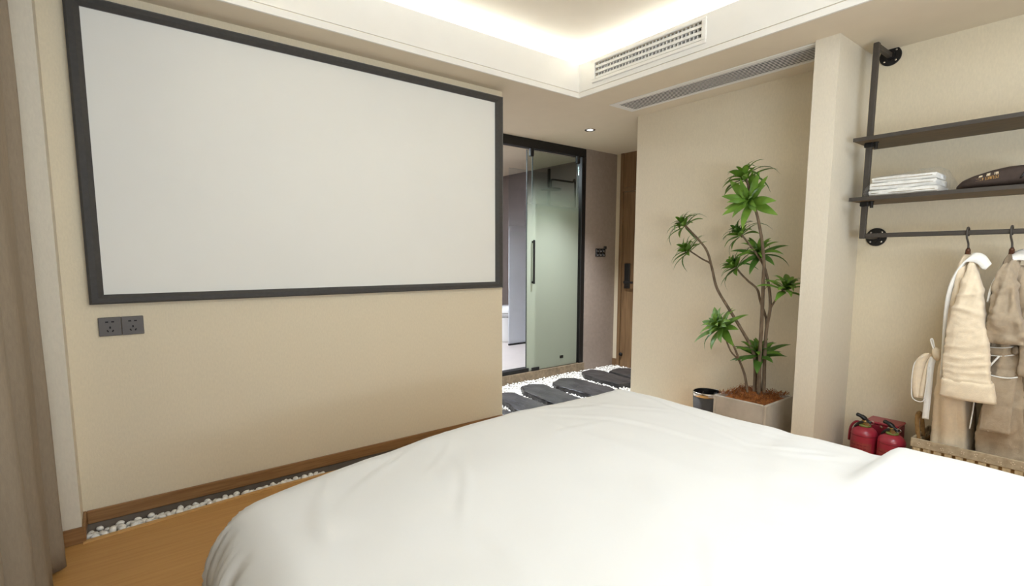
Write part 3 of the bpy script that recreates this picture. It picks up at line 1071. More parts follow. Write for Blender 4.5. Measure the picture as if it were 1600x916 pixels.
pt = thing('potted_plant', (3.26, 1.56, 0.36), 'tall artificial plant with bare stems and tufts of strap leaves', 'plant')
STEMS = [
    [(3.27, 1.585, 0.345), (3.27, 1.591, 0.573), (3.27, 1.631, 0.683), (3.27, 1.719, 0.813), (3.27, 1.798, 0.922), (3.27, 1.88, 1.042), (3.27, 1.921, 1.172), (3.27, 1.963, 1.288), (3.27, 2.031, 1.37), (3.27, 2.148, 1.479)],
    [(3.27, 1.93, 1.195), (3.27, 1.945, 1.214), (3.27, 2.006, 1.242), (3.27, 2.114, 1.305)],
    [(3.25, 1.548, 0.345), (3.25, 1.554, 0.671), (3.25, 1.555, 0.918), (3.25, 1.559, 1.138), (3.25, 1.559, 1.2), (3.25, 1.578, 1.337), (3.25, 1.598, 1.429), (3.25, 1.618, 1.506), (3.26, 1.645, 1.568), (3.27, 1.68, 1.66), (3.27, 1.713, 1.747)],
    [(3.28, 1.528, 0.345), (3.28, 1.538, 0.637), (3.28, 1.535, 0.806), (3.28, 1.521, 0.919), (3.28, 1.527, 1.018), (3.28, 1.548, 1.116), (3.28, 1.572, 1.19), (3.28, 1.604, 1.242), (3.28, 1.644, 1.295), (3.28, 1.738, 1.405)],
    [(3.28, 1.523, 0.91), (3.28, 1.511, 0.946), (3.28, 1.468, 1.021), (3.28, 1.438, 1.066)],
    [(3.3, 1.546, 0.80), (3.3, 1.554, 0.87), (3.3, 1.594, 0.968), (3.3, 1.619, 1.045), (3.3, 1.681, 1.096), (3.3, 1.735, 1.145), (3.3, 1.768, 1.185)],
    [(3.29, 1.59, 1.21), (3.33, 1.61, 1.235), (3.36, 1.631, 1.275)],
    [(3.24, 1.612, 0.345), (3.24, 1.638, 0.478), (3.24, 1.68, 0.573), (3.24, 1.722, 0.661), (3.24, 1.772, 0.732), (3.24, 1.805, 0.775)],
    [(3.24, 1.678, 0.568), (3.24, 1.70, 0.59), (3.24, 1.742, 0.628), (3.24, 1.783, 0.707), (3.24, 1.81, 0.77)],
    [(3.3, 1.557, 0.345), (3.3, 1.575, 0.52), (3.3, 1.584, 0.63)],
]
RAD = [(0.012, 0.007), (0.007, 0.005), (0.0125, 0.0075), (0.012, 0.006), (0.007, 0.005), (0.009, 0.0055), (0.006, 0.005), (0.0085, 0.006), (0.006, 0.005), (0.010, 0.008)]
for pts_, (ra, rb) in zip(STEMS, RAD):
    L = spline(pts_, 5)
    rs = []
    for i, p in enumerate(L):
        t = i/(len(L)-1)
        rs.append((ra+(rb-ra)*t)*(1+0.16*math.sin(i*2.1)*(i % 3 == 0)+0.06*noise.noise(p*20)))
    MB().tube(L, rs, 8).build('stem', M['stem'], pt, smooth=True)


def leaf_mesh(name, L, W, droop, m, fold=0.25):
    vs, fs = [], []
    n = 8
    for i in range(n+1):
        t = i/n
        w = W*0.68*(math.sin(PI*min(1, t**0.75*0.97+0.03))**0.8)*(1 if t < 0.98 else 0.3)
        if i == n: w = 0.0006
        a = droop*t*t
        # along +Z, bending to +X
        z = L*t*math.cos(a*0.6)
        x = L*t*math.sin(a*0.6)
        for sgn in (-1, 0, 1):
            vs.append((x-(abs(sgn)*fold*w*-1), sgn*w, z))
    for i in range(n):
        for k in (0, 1):
            b = i*3+k
            fs.append((b, b+1, b+4, b+3))
    me = bpy.data.meshes.new(name)
    me.from_pydata(vs, [], fs)
    me.polygons.foreach_set('use_smooth', [True]*len(me.polygons))
    me.materials.append(m)
    return me


def rosette(c, axis, R, n, width, mats, spread=1.35, droop=1.0, thin=0.25, seed=0):
    thin *= 0.6
    n += 4
    r = random.Random(seed)
    axis = Vector(axis).normalized()
    q0 = Vector((0, 0, 1)).rotation_difference(axis)
    shapes = []
    for k in range(3):
        shapes.append(leaf_mesh('leaf', R*(1.0-0.12*k), width*(1-0.1*k), droop*(0.6+0.35*k), mats[k % len(mats)]))
    thinm = leaf_mesh('leaf', R*1.1, width*0.42, droop*1.3, mats[-1])
    for i in range(n):
        t = i/(n-1)
        az = i*2.39996+r.uniform(-.25, .25)
        tilt = 0.12+spread*0.92*(t**0.9)+r.uniform(-.12, .12)
        me = thinm if (t > 0.62 and r.random() < thin) else shapes[(0 if t > .6 else (1 if t > .25 else 2))]
        if t < 0.35:
            me = shapes[1 + (i % 2)]
        sc = (0.62+0.5*min(1, t*1.7))*r.uniform(.86, 1.08)
        q = q0 @ Quaternion((0, 0, 1), az) @ Quaternion((0, 1, 0), tilt)
        o = bpy.data.objects.new('leaf', me)
        COL.objects.link(o)
        o.parent = pt
        base = Vector(c)-axis*(0.035*t)
        o.matrix_local = Matrix.Translation(base-ORI[pt]) @ q.to_matrix().to_4x4() @ Matrix.Diagonal((sc, sc, sc, 1))
    return


LG, LD, LB = M['leaf'], M['leaf2'], M['leaf3']
# axis: x towards the wall, y left in the picture, z up
rosette((3.27, 2.165, 1.495), (-0.25, 0.55, 0.75), 0.145, 26, 0.026, [LG, LG, LD], 1.45, 1.1, 0.4, 1)
rosette((3.27, 2.13, 1.312), (-0.3, 0.6, 0.65), 0.145, 24, 0.028, [LG, LG, LD], 1.45, 0.9, 0.15, 2)
rosette((3.235, 1.672, 1.61), (-0.95, 0.02, 0.25), 0.175, 18, 0.036, [LB, LG, LG], 1.35, 0.6, 0.0, 3)
rosette((3.27, 1.725, 1.775), (-0.1, 0.35, 0.85), 0.165, 24, 0.030, [LG, LB, LD], 1.40, 1.15, 0.45, 4)
rosette((3.28, 1.752, 1.415), (-0.15, 0.5, 0.75), 0.15, 24, 0.026, [LG, LD, LD], 1.45, 1.1, 0.4, 5)
rosette((3.3, 1.785, 1.205), (-0.35, 0.55, 0.65), 0.145, 25, 0.030, [LG, LG, LD], 1.5, 0.9, 0.25, 6)
rosette((3.33, 1.638, 1.29), (-0.5, -0.1, 0.75), 0.16, 22, 0.027, [LD, LG, LD], 1.45, 0.8, 0.2, 7)
rosette((3.28, 1.430, 1.075), (-0.15, -0.3, 0.9), 0.155, 22, 0.028, [LG, LG, LD], 1.35, 1.0, 0.3, 8)
rosette((3.22, 1.83, 0.80), (-0.6, 0.35, 0.6), 0.165, 30, 0.036, [LG, LB, LD], 1.55, 0.8, 0.1, 9)
rosette((3.3, 1.588, 0.640), (-0.35, -0.05, 0.9), 0.165, 24, 0.034, [LD, LG, LD], 1.55, 0.7, 0.1, 10)

BX, BY, BZ = 3.372, 1.975, 0.288
bn = thing('waste_bin', (BX, BY, 0), 'round dark waste bin with shiny rim beside the concrete planter', 'bin')
MB().lathe([(0.085, 0.0), (0.098, 0.262), (0.093, 0.262), (0.08, 0.01)], (BX, BY, 0), 36, closed=True).build('bin_body', M['binskin'], bn, smooth=True)
MB().lathe([(0.0975, 0.255), (0.1015, 0.257), (0.102, 0.284), (0.099, 0.288), (0.094, 0.284), (0.094, 0.255)], (BX, BY, 0), 36, closed=True).build('chrome_rim', M['chrome'], bn, smooth=True)
rg_ = []
for (rr, h) in ((0.0935, 0.286), (0.09, 0.25), (0.085, 0.17), (0.075, 0.06), (0.03, 0.03), (0.002, 0.03)):
    ring_ = []
    for k in range(36):
        t = 2*PI*k/36
        w = 1+0.05*math.sin(k*2.7+h*30)*(1 if h < 0.28 else 0)
        ring_.append((BX+rr*w*math.cos(t), BY+rr*w*math.sin(t), h))
    rg_.append(ring_)
MB().loft(rg_, cap=False).build('bin_liner', M['bag'], bn, smooth=True)

# ------------------------------------------------------------------ wall rack
PX, PY = 3.33, 1.062
wr = thing('wall_rack', (3.4, 0.4, 1.35), 'dark metal pipe rack with two shelves and a hanging rail on the wall', 'clothes rack')
PYn = -0.35
for y in (PY, PYn):
    B(PX-0.0135, PX+0.0135, y-0.0135, y+0.0135, 1.352, 2.388, bev=0.003).build('post', M['rack'], wr)
    for z in (1.366, 2.371):
        B(PX+0.0135, XR-0.012, y-0.0125, y+0.0125, z-0.0125, z+0.0125, bev=0.003).build('wall_arm', M['rack'], wr)
        f = MB().lathe([(0.024, -0.022), (0.024, -0.010), (0.052, -0.008), (0.052, 0.0)], (XR, y, z), 28, 'x').build('flange', M['black'], wr)
        sc_ = MB()
        for a in range(4):
            sc_.lathe([(0.001, -0.011), (0.005, -0.0095), (0.0055, -0.007)], (XR, y+0.038*math.cos(PI/4+a*PI/2), z+0.038*math.sin(PI/4+a*PI/2)), 8, 'x')
        sc_.build('screws', M['chrome'], f)
B(PX-0.0115, PX+0.0115, PYn, PY-0.0135, 1.356, 1.379, bev=0.003).build('rail', M['rack'], wr)
for z in (1.868, 1.553):
    b = B(3.236, XR-0.002, PYn-0.06, PY+0.046, z, z+0.017, bev=0.001).build('shelf', M['shelf'], wr)
    B(3.230, 3.236, PYn-0.06, PY+0.046, z-0.001, z+0.018).build('shelf_edge', M['rack'], b)
    for y in (PY, PYn):
        sg = -1 if y == PY else 1
        cl = MB().box(PX-0.02, PX+0.02, y-0.02, y+0.02, z-0.026, z, bev=0.004)
        cl.lathe([(0.008, 0.0), (0.008, 0.03), (0.012, 0.03), (0.012, 0.042), (0.001, 0.044)], (PX-0.0, y+sg*0.032, z-0.035), 10, 'z')
        cl.build('clamp', M['black'], wr)

# towels in a clear bag
z = 1.5705
tws = [(1.03, 0.735, 0.0, 0.036, 3.27), (1.03, 0.745, 0.037, 0.036, 3.275), (1.022, 0.752, 0.074, 0.028, 3.28)]
names = ['lowest folded white towel of the stack on the lower shelf', 'middle folded white towel of the stack on the lower shelf', 'topmost folded white towel of the stack on the lower shelf']
for (ya, yb, dz, hh, xf), lb in zip(tws, names):
    rings = []
    n = 20
    prof = []
    xb = xf+0.2
    zz = z+dz
    # folded slab: rounded nose at the front, layered
    for i in range(15):
        yy = ya+(yb-ya)*i/14
        e = 1-0.18*(abs(i-7)/7)**6
        r = hh/2*e
        ring_ = []
        for k in range(9):
            a = -PI/2-PI*k/8
            ring_.append((xf+r+r*math.cos(a)+0.009*noise.noise(Vector((yy*14, k*.5, dz*50))), yy+0.006*noise.noise(Vector((k*.6, dz*40, i*.3))), zz+hh/2+r*math.sin(a)+(0.007 if k > 4 else 0.0015)*noise.noise(Vector((yy*11, dz*31, k*.4)))))
        ring_.append((xb, yy, zz+hh/2+r))
        ring_.append((xb, yy, zz+hh/2-r))
        rings.append(ring_)
    tw_ = thing('folded_towel', ((xf+xb)/2, (ya+yb)/2, zz), lb, 'towel', 'folded white towels on the lower shelf')
    MB().loft(rings).build('towel_cloth', M['whitecloth'], tw_, smooth=True, autos=0.003)
    MB().tube([(xf-0.001, ya-0.012, zz+hh*0.5), (xf-0.0015, (ya+yb)/2, zz+hh*0.47), (xf-0.001, yb+0.012, zz+hh*0.5)], 0.0016, 5).build('fold_edge', M['liner'], tw_, smooth=True)
# clear plastic bag round them
bgp = []
for i in range(22):
    t = i/21
    yy = 1.052+(0.705-1.052)*t
    hgt = 0.108+0.020*sstep(0.2, 0.95, t)
    if t < 0.12: hgt *= 0.35+0.65*t/0.12
    if t > 0.90: hgt *= 1.0-0.5*(t-0.90)/0.1
    xf, xb = 3.258, 3.495
    ring_ = []
    for k in range(16):
        a = 2*PI*k/16
        cx_, cz_ = math.cos(a), math.sin(a)
        sx = math.copysign(abs(cx_)**0.35, cx_)
        sz = math.copysign(abs(cz_)**0.35, cz_)
        wv = 0.005*noise.noise(Vector((yy*25, k*.9, 3)))
        ring_.append(((xf+xb)/2+sx*((xb-xf)/2+wv), yy, 1.572+(hgt/2)*(1+sz)+(wv if sz > 0 else 0)))
    bgp.append(ring_)
pbag = MB().loft(bgp).build('plastic_bag', M['plastic'], smooth=True)
tag(pbag, 'clear plastic bag wrapped round the folded white towels', 'bag')

# dark pouch with printed emblem
pch = thing('drawstring_pouch', (3.38, 0.5, 1.5705), 'dark brown drawstring pouch with gold print on the lower shelf', 'pouch')
rings = []
tab = [(0.0, 0.022, 0.07), (0.06, 0.045, 0.10), (0.2, 0.066, 0.12), (0.4, 0.085, 0.125), (0.55, 0.094, 0.125), (0.72, 0.094, 0.125), (0.85, 0.08, 0.12), (0.95, 0.055, 0.09), (1.0, 0.03, 0.05)]
for i in range(28):
    t = i/27
    hgt, hw = lerp_tab(tab, t)
    yy = 0.672+(0.34-0.672)*t
    ring_ = []
    for k in range(24):
        a = 2*PI*k/24
        cx_, cz_ = math.cos(a), math.sin(a)
        sx = math.copysign(abs(cx_)**0.6, cx_)
        sz = math.copysign(abs(cz_)**0.7, cz_)
        wv = 1+0.07*noise.noise(Vector((yy*14, cx_*1.4, cz_*1.4)))
        ring_.append((3.375+sx*hw*wv, yy, 1.5715+hgt/2+sz*hgt/2*(wv if sz > 0 else 1)))
    rings.append(ring_)
pouch_body = MB().loft(rings).build('pouch_body', M['pouch'], pch, smooth=True)
MB().tube(spline([(3.26, 0.36, 1.66), (3.255, 0.40, 1.655), (3.25, 0.42, 1.64), (3.25, 0.44, 1.60)], 4), 0.004, 6).build('drawstring', M['bag'], pch, smooth=True)


def pouch_print(y, up_):
    """point on the front flank of the pouch: tilts back with height"""
    t = (0.672-y)/0.332
    hgt, hw = lerp_tab(tab, t)
    s = up_
    a = s
    cx_, cz_ = -math.cos(a), math.sin(a)
    sx = math.copysign(abs(cx_)**0.6, cx_)
    sz = math.copysign(abs(cz_)**0.7, cz_)
    return Vector((3.375+sx*(hw+0.0035), y, 1.5715+hgt/2+sz*(hgt/2+0.0035)))


# three small character clusters in cream above a line of small gold letters
gl = MB()
STK = [[((0, .5), (1, .5)), ((.5, 0), (.5, 1)), ((.1, .9), (.4, .6)), ((.9, .9), (.6, .6)), ((.5, .5), (.05, .05)), ((.5, .5), (.95, .05))],
       [((0, 1), (1, 1)), ((.1, .75), (.9, .75)), ((.5, 1), (.5, 0)), ((.1, .45), (.9, .45)), ((.1, .45), (.1, .05)), ((.9, .45), (.9, .05)), ((.1, .05), (.9, .05))],
       [((.05, .95), (.25, .8)), ((0, .6), (.2, .45)), ((.05, .0), (.25, .3)), ((.35, .9), (1, .9)), ((.45, .65), (.95, .65)), ((.45, .65), (.45, .0)), ((.95, .65), (.95, .0)), ((.45, .0), (.95, .0)), ((.7, .9), (.7, .3))]]
for gi, yc in enumerate((0.576, 0.549, 0.522)):
    for a, b in STK[gi]:
        pa = pouch_print(yc+0.007-0.014*a[0], 0.13+0.21*a[1])
        pb_ = pouch_print(yc+0.007-0.014*b[0], 0.13+0.21*b[1])
        gl.tube([pa, pb_], 0.0011, 4)
gl.build('character_print', M['cream_print'], pouch_body)
gl = MB()
ry = random.Random(5)
for i in range(15):
    if i == 5: continue
    yc = 0.590-i*0.0054
    h0, h1 = -0.06, 0.06
    gl.tube([pouch_print(yc, h0), pouch_print(yc, h1)], 0.0008, 4)
    q = ry.choice((h0, h1, (h0+h1)/2))
    gl.tube([pouch_print(yc, q), pouch_print(yc-0.0028, ry.choice((h0, h1, q)))], 0.0008, 4)
gl.build('letter_print', M['gold'], pouch_body)

# ------------------------------------------------------------------ hangers and robes
def hanger(y, label, ysh):
    h_ = thing('coat_hanger', (PX, y, 1.12), label, 'hanger', 'coat hangers on the rail')
    hk = [(PX+0.016, y, 1.352), (PX+0.021, y, 1.372), (PX+0.013, y, 1.389), (PX, y, 1.393), (PX-0.014, y, 1.388), (PX-0.021, y, 1.368), (PX-0.019, y-0.001, 1.345), (PX-0.008, y-0.004, 1.326), (PX, y-0.006, 1.31), (PX, y-0.007, 1.282)]
    MB().tube(spline(hk, 4), 0.0042, 8).build('hook', M['rack'], h_, smooth=True)
    bar = MB()
    rings = []
    for i in range(17):
        t = -1+2*i/16
        x = PX+t*0.135
        zz = 1.245-0.075*abs(t)**1.3
        hh = 0.017*(1-0.3*abs(t))+0.018*math.exp(-(t/0.12)**2)
        ring_ = []
        for k in range(10):
            a = 2*PI*k/10
            ring_.append((x, y-0.007+0.011*math.cos(a), zz+hh*math.sin(a)+0.02*math.exp(-(t/0.12)**2)))
        rings.append(ring_)
    bar.loft(rings).build('shoulder_bar', M['walnut'], h_, smooth=True)
    MB().lathe([(0.012, 0), (0.010, 0.035), (0.006, 0.04)], (PX, y-0.007, 1.25), 12).build('neck', M['walnut'], h_, smooth=True)
    return h_


H1, H2 = 0.616, 0.461
hanger(H1, 'dark wooden hanger holding the cream bathrobe', 0)
hanger(H2, 'dark wooden hanger holding the taupe bathrobe', 0)


def cloth_column(tab, n=30, m=40, ripple=0.006, freq=9, seed=0.0, sq=0.75, wr=0.004, wf=(9, 9, 22), folds=0.0):
    """rings between top and bottom: tab rows (z, yleft, yright, xc, halfx)"""
    tab = sorted(tab)
    z0_, z1_ = tab[0][0], tab[-1][0]
    rings = []
    for i in range(m):
        zz = z0_+(z1_-z0_)*i/(m-1)
        yl, yr, xc, hx = lerp_tab(tab, zz)
        yc, hy = (yl+yr)/2, (yl-yr)/2
        low = 1-(zz-z0_)/(z1_-z0_)
        ring_ = []
        for k in range(n):
            a = 2*PI*k/n
            cx_, cy_ = math.cos(a), math.sin(a)
            sx = math.copysign(abs(cx_)**sq, cx_)
            sy = math.copysign(abs(cy_)**sq, cy_)
            rp_ = ripple*math.sin(a*freq+seed+zz*2)*(0.3+low)
            p = Vector((xc+sx*(hx+rp_), yc+sy*(hy+rp_*0.4), zz))
            w = wr*noise.noise(Vector((p.x*wf[0]+seed, p.y*wf[1], zz*wf[2]+sy*2)))+wr*.5*noise.noise(Vector((p.x*20+seed, p.y*30, zz*45)))
            if folds:
                q = math.sin(52*(zz+0.55*p.y*math.sin(zz*9))+3.0*noise.noise(Vector((p.y*9, zz*6, seed))))
                w += folds*(max(0, q)**3-0.25)*sstep(0.98, 0.75, (zz-z0_)/(z1_-z0_))*(0.4+0.6*max(0, noise.noise(Vector((p.y*6, zz*4, seed+3)))+0.5))
            ring_.append((p.x+sx*w*2, p.y+sy*w, p.z+w*0.3))
        rings.append(ring_)
    return MB().loft(rings)


def ribbon(pts, w, axis, th=0.004):
    """flat band following pts with half-width vector along axis"""
    L = spline(pts, 5)
    rings = []
    for i, p in enumerate(L):
        if isinstance(w, list):
            j = min(i//5, len(w)-2)
            wi = w[j]+(w[j+1]-w[j])*(i/5-j)
        else:
            wi = w
        ax = Vector(axis).normalized()*wi
        t = (L[min(i+1, len(L)-1)]-L[max(i-1, 0)]).normalized()
        nn = t.cross(ax).normalized()*th
        rings.append([p-ax-nn, p+ax-nn, p+ax+nn, p-ax+nn])
    return MB().loft(rings)


# cream robe
r1 = thing('bathrobe', (PX, 0.6, 0.29), 'cream cotton bathrobe with white collar hanging on the rail', 'bathrobe', 'bathrobes on the rail')
cloth_column([(0.265, 0.690, 0.520, 3.385, 0.122), (0.36, 0.687, 0.523, 3.38, 0.125), (0.58, 0.675, 0.535, 3.34, 0.15), (0.70, 0.672, 0.525, 3.34, 0.15), (0.81, 0.650, 0.53, 3.34, 0.145), (1.03, 0.652, 0.555, 3.335, 0.15), (1.12, 0.640, 0.57, 3.33, 0.15), (1.19, 0.630, 0.580, 3.33, 0.15), (1.235, 0.622, 0.585, 3.33, 0.115), (1.262, 0.616, 0.59, 3.33, 0.06)], n=44, ripple=0.008, freq=8, seed=1.0).build('robe_body', M['robe1'], r1, smooth=True)
slv = cloth_column([(0.60, 0.620, 0.432, 3.155, 0.036), (0.66, 0.622, 0.446, 3.155, 0.042), (0.72, 0.628, 0.455, 3.155, 0.043), (0.90, 0.627, 0.478, 3.16, 0.046), (1.02, 0.612, 0.500, 3.165, 0.048), (1.10, 0.598, 0.515, 3.18, 0.05), (1.165, 0.588, 0.533, 3.20, 0.05), (1.22, 0.580, 0.552, 3.235, 0.045), (1.238, 0.575, 0.562, 3.26, 0.03)], n=60, m=90, ripple=0.002, freq=5, seed=4.0, sq=0.7, wr=0.005, wf=(7, 8, 11), folds=0.0042).build('sleeve', M['robe1'], r1, smooth=True)
cloth_column([(0.583, 0.626, 0.425, 3.155, 0.042), (0.60, 0.628, 0.427, 3.155, 0.046), (0.66, 0.629, 0.439, 3.155, 0.049), (0.672, 0.627, 0.443, 3.155, 0.046)], n=36, m=8, ripple=0.0015, freq=5, seed=4.0, sq=0.7, wr=0.004).build('cuff', M['robe1'], slv, smooth=True)
# collar: white band from lapel over the neck, its end sticking out to the right
ribbon([(3.195, 0.637, 0.66), (3.195, 0.640, 0.79), (3.195, 0.643, 0.915), (3.195, 0.642, 1.024), (3.19, 0.628, 1.123), (3.195, 0.607, 1.195), (3.20, 0.582, 1.240), (3.205, 0.560, 1.247), (3.205, 0.536, 1.236), (3.205, 0.518, 1.212), (3.205, 0.508, 1.205)], [0.007, 0.008, 0.010, 0.014, 0.024, 0.028, 0.028, 0.026, 0.024, 0.022, 0.016], (0.45, -0.45, 0.75)).build('collar', M['whitecloth'], r1, smooth=True)
ribbon([(3.31, 0.655, 0.9), (3.32, 0.650, 1.04), (3.335, 0.632, 1.16), (3.34, 0.605, 1.245), (3.335, 0.575, 1.25), (3.33, 0.55, 1.225)], 0.03, (0.9, 0, 0.4)).build('collar', M['whitecloth'], r1, smooth=True)
# belt knot, loop and tail
MB().loft([[(3.24+0.028*math.cos(2*PI*k/14)*rr, 0.672+0.02*math.sin(2*PI*k/14)*rr+dy, 0.765+dz) for k in range(14)] for rr, dy, dz in ((0.2, 0.006, 0.035), (0.8, 0.004, 0.026), (1.0, 0, 0.005), (0.9, -0.002, -0.015), (0.3, -0.004, -0.03))]).build('belt_knot', M['robe1'], r1, smooth=True)
lpl = [(3.235, 0.680, 0.765), (3.23, 0.706, 0.760), (3.228, 0.730, 0.725), (3.228, 0.738, 0.66), (3.228, 0.736, 0.59), (3.228, 0.725, 0.535), (3.228, 0.703, 0.53), (3.228, 0.70, 0.60), (3.23, 0.697, 0.68), (3.235, 0.688, 0.745)]
lp = ribbon(lpl[:6], 0.02, (0.35, -0.9, 0.0)).build('belt_loop', M['robe1'], r1, smooth=True)
ribbon([(3.227, 0.716, 0.54), (3.231, 0.712, 0.62), (3.235, 0.704, 0.70), (3.238, 0.688, 0.755)], 0.010, (0.35, -0.9, 0.0)).build('belt_loop', M['robe1'], r1, smooth=True)
MB().tube(spline([(3.224, 0.722, 0.752), (3.221, 0.752, 0.715), (3.221, 0.759, 0.65), (3.221, 0.757, 0.58), (3.221, 0.748, 0.527), (3.221, 0.706, 0.522), (3.221, 0.699, 0.60), (3.224, 0.694, 0.70)], 4), 0.0028, 5).build('piping', M['whitecloth'], lp, smooth=True)
ribbon([(3.24, 0.683, 0.755), (3.232, 0.690, 0.70), (3.232, 0.690, 0.6), (3.235, 0.692, 0.5), (3.24, 0.694, 0.43)], 0.013, (0.3, -0.9, 0.0)).build('belt_tail', M['whitecloth'], r1, smooth=True)
MB().tube(spline([(3.235, 0.678, 0.778), (3.232, 0.688, 0.80), (3.232, 0.70, 0.835), (3.236, 0.694, 0.84), (3.238, 0.684, 0.80)], 4), 0.0035, 6).build('belt_end', M['whitecloth'], r1, smooth=True)

# taupe robe
r2 = thing('bathrobe', (PX, 0.44, 0.26), 'taupe cotton bathrobe with white collar hanging farthest along the rail', 'bathrobe', 'bathrobes on the rail')
cloth_column([(0.235, 0.512, 0.31, 3.395, 0.11), (0.36, 0.51, 0.32, 3.39, 0.112), (0.55, 0.505, 0.33, 3.39, 0.115), (0.80, 0.488, 0.36, 3.39, 0.115), (0.90, 0.488, 0.37, 3.36, 0.13), (1.03, 0.492, 0.39, 3.335, 0.15), (1.12, 0.485, 0.40, 3.33, 0.15), (1.19, 0.475, 0.425, 3.33, 0.15), (1.235, 0.468, 0.43, 3.33, 0.115), (1.262, 0.462, 0.435, 3.33, 0.06)], n=44, ripple=0.012, freq=8, seed=2.4).build('robe_body', M['robe2d'], r2, smooth=True)
# near sleeve, tucked forward
cloth_column([(0.86, 0.482, 0.36, 3.18, 0.03), (0.90, 0.486, 0.355, 3.178, 0.042), (0.97, 0.486, 0.375, 3.175, 0.05), (1.05, 0.485, 0.395, 3.178, 0.052), (1.12, 0.482, 0.405, 3.185, 0.052), (1.17, 0.476, 0.41, 3.20, 0.05), (1.215, 0.462, 0.42, 3.235, 0.045), (1.238, 0.448, 0.43, 3.27, 0.03)], n=40, m=50, ripple=0.006, freq=6, seed=7.0, sq=0.7, wr=0.012, wf=(9, 14, 9), folds=0.005).build('sleeve', M['robe2'], r2, smooth=True)
# skirt panel with pocket
sk = cloth_column([(0.235, 0.505, 0.315, 3.285, 0.028), (0.36, 0.500, 0.328, 3.28, 0.03), (0.55, 0.488, 0.345, 3.236, 0.034), (0.70, 0.480, 0.36, 3.236, 0.032), (0.80, 0.478, 0.375, 3.236, 0.03), (0.87, 0.476, 0.38, 3.236, 0.028)], n=36, m=46, ripple=0.006, freq=5, seed=3.0, sq=0.75, wr=0.009, wf=(7, 11, 7), folds=0.004).build('skirt_panel', M['robe2'], r2, smooth=True)
cloth_column([(0.44, 0.482, 0.375, 3.199, 0.006), (0.52, 0.482, 0.378, 3.198, 0.009), (0.66, 0.477, 0.375, 3.198, 0.010), (0.705, 0.474, 0.373, 3.200, 0.007)], n=28, m=22, ripple=0.0015, seed=1.0, sq=0.55, wr=0.004).build('pocket', M['robe2'], sk, smooth=True)
MB().tube(spline([(3.192, 0.476, 0.708), (3.187, 0.44, 0.703), (3.187, 0.40, 0.703), (3.192, 0.371, 0.712)], 4), 0.0032, 6).build('pocket_piping', M['whitecloth'], sk, smooth=True)
ribbon([(3.214, 0.478, 0.815), (3.204, 0.45, 0.817), (3.204, 0.42, 0.82), (3.212, 0.388, 0.832)], 0.019, (0.0, 0, 1), 0.005).build('belt', M['robe2'], r2, smooth=True)
for zz in (0.797, 0.835):
    MB().tube(spline([(3.207, 0.479, zz-0.002), (3.197, 0.45, zz), (3.197, 0.42, zz+0.004), (3.206, 0.388, zz+0.014)], 4), 0.0022, 5).build('belt_piping', M['whitecloth'], r2, smooth=True)
MB().loft([[(3.199+0.012*math.cos(2*PI*k/12)*rr, 0.388+0.014*math.sin(2*PI*k/12)*rr, 0.83+dz) for k in range(12)] for rr, dz in ((0.3, 0.02), (1, 0.01), (1, -0.01), (0.3, -0.02))]).build('belt_knot', M['robe2d'], r2, smooth=True)
MB().tube(spline([(3.197, 0.440, 0.797), (3.192, 0.452, 0.775), (3.194, 0.468, 0.745)], 4), 0.004, 6).build('tie', M['whitecloth'], r2, smooth=True)
MB().tube(spline([(3.219, 0.512, 0.60), (3.214, 0.513, 0.52), (3.214, 0.518, 0.43)], 4), 0.0028, 6).build('tie', M['whitecloth'], r2, smooth=True)
ribbon([(3.19, 0.492, 1.06), (3.195, 0.487, 1.12), (3.215, 0.474, 1.18), (3.24, 0.455, 1.228), (3.26, 0.43, 1.25), (3.26, 0.40, 1.252), (3.25, 0.37, 1.235), (3.245, 0.345, 1.21)], 0.026, (0.7, -0.1, 0.65)).build('collar', M['whitecloth'], r2, smooth=True)
ribbon([(3.31, 0.475, 1.17), (3.32, 0.45, 1.25), (3.325, 0.41, 1.272), (3.325, 0.37, 1.262), (3.32, 0.33, 1.24)], 0.03, (0.9, 0, 0.4)).build('collar', M['whitecloth'], r2, smooth=True)
# far sleeve hanging to the right
cloth_column([(0.72, 0.372, 0.28, 3.2, 0.035), (0.90, 0.380, 0.29, 3.21, 0.04), (1.05, 0.400, 0.31, 3.23, 0.045), (1.17, 0.43, 0.36, 3.27, 0.04), (1.21, 0.44, 0.40, 3.29, 0.03)], n=28, m=30, ripple=0.004, freq=5, seed=9.0, wr=0.008).build('sleeve', M['robe2'], r2, smooth=True)

# ------------------------------------------------------------------ laundry basket
bk = thing('wicker_basket', (3.35, 0.42, 0.0), 'oblong wicker basket with lace cloth rim under the bathrobes', 'basket')
kx0, kx1, ky0, ky1, kz = 3.225, 3.525, 0.02, 0.735, 0.325


def kbox(x0, x1, y0, y1, z0_, z1_):
    t = 0.008
    mb_ = MB()
    mb_.box(x0, x0+t, y0, y1, z0_, z1_, bev=0.003)
    mb_.box(x1-t, x1, y0, y1, z0_, z1_, bev=0.003)
    mb_.box(x0+t, x1-t, y0, y0+t, z0_, z1_, bev=0.003)
    mb_.box(x0+t, x1-t, y1-t, y1, z0_, z1_, bev=0.003)
    return mb_


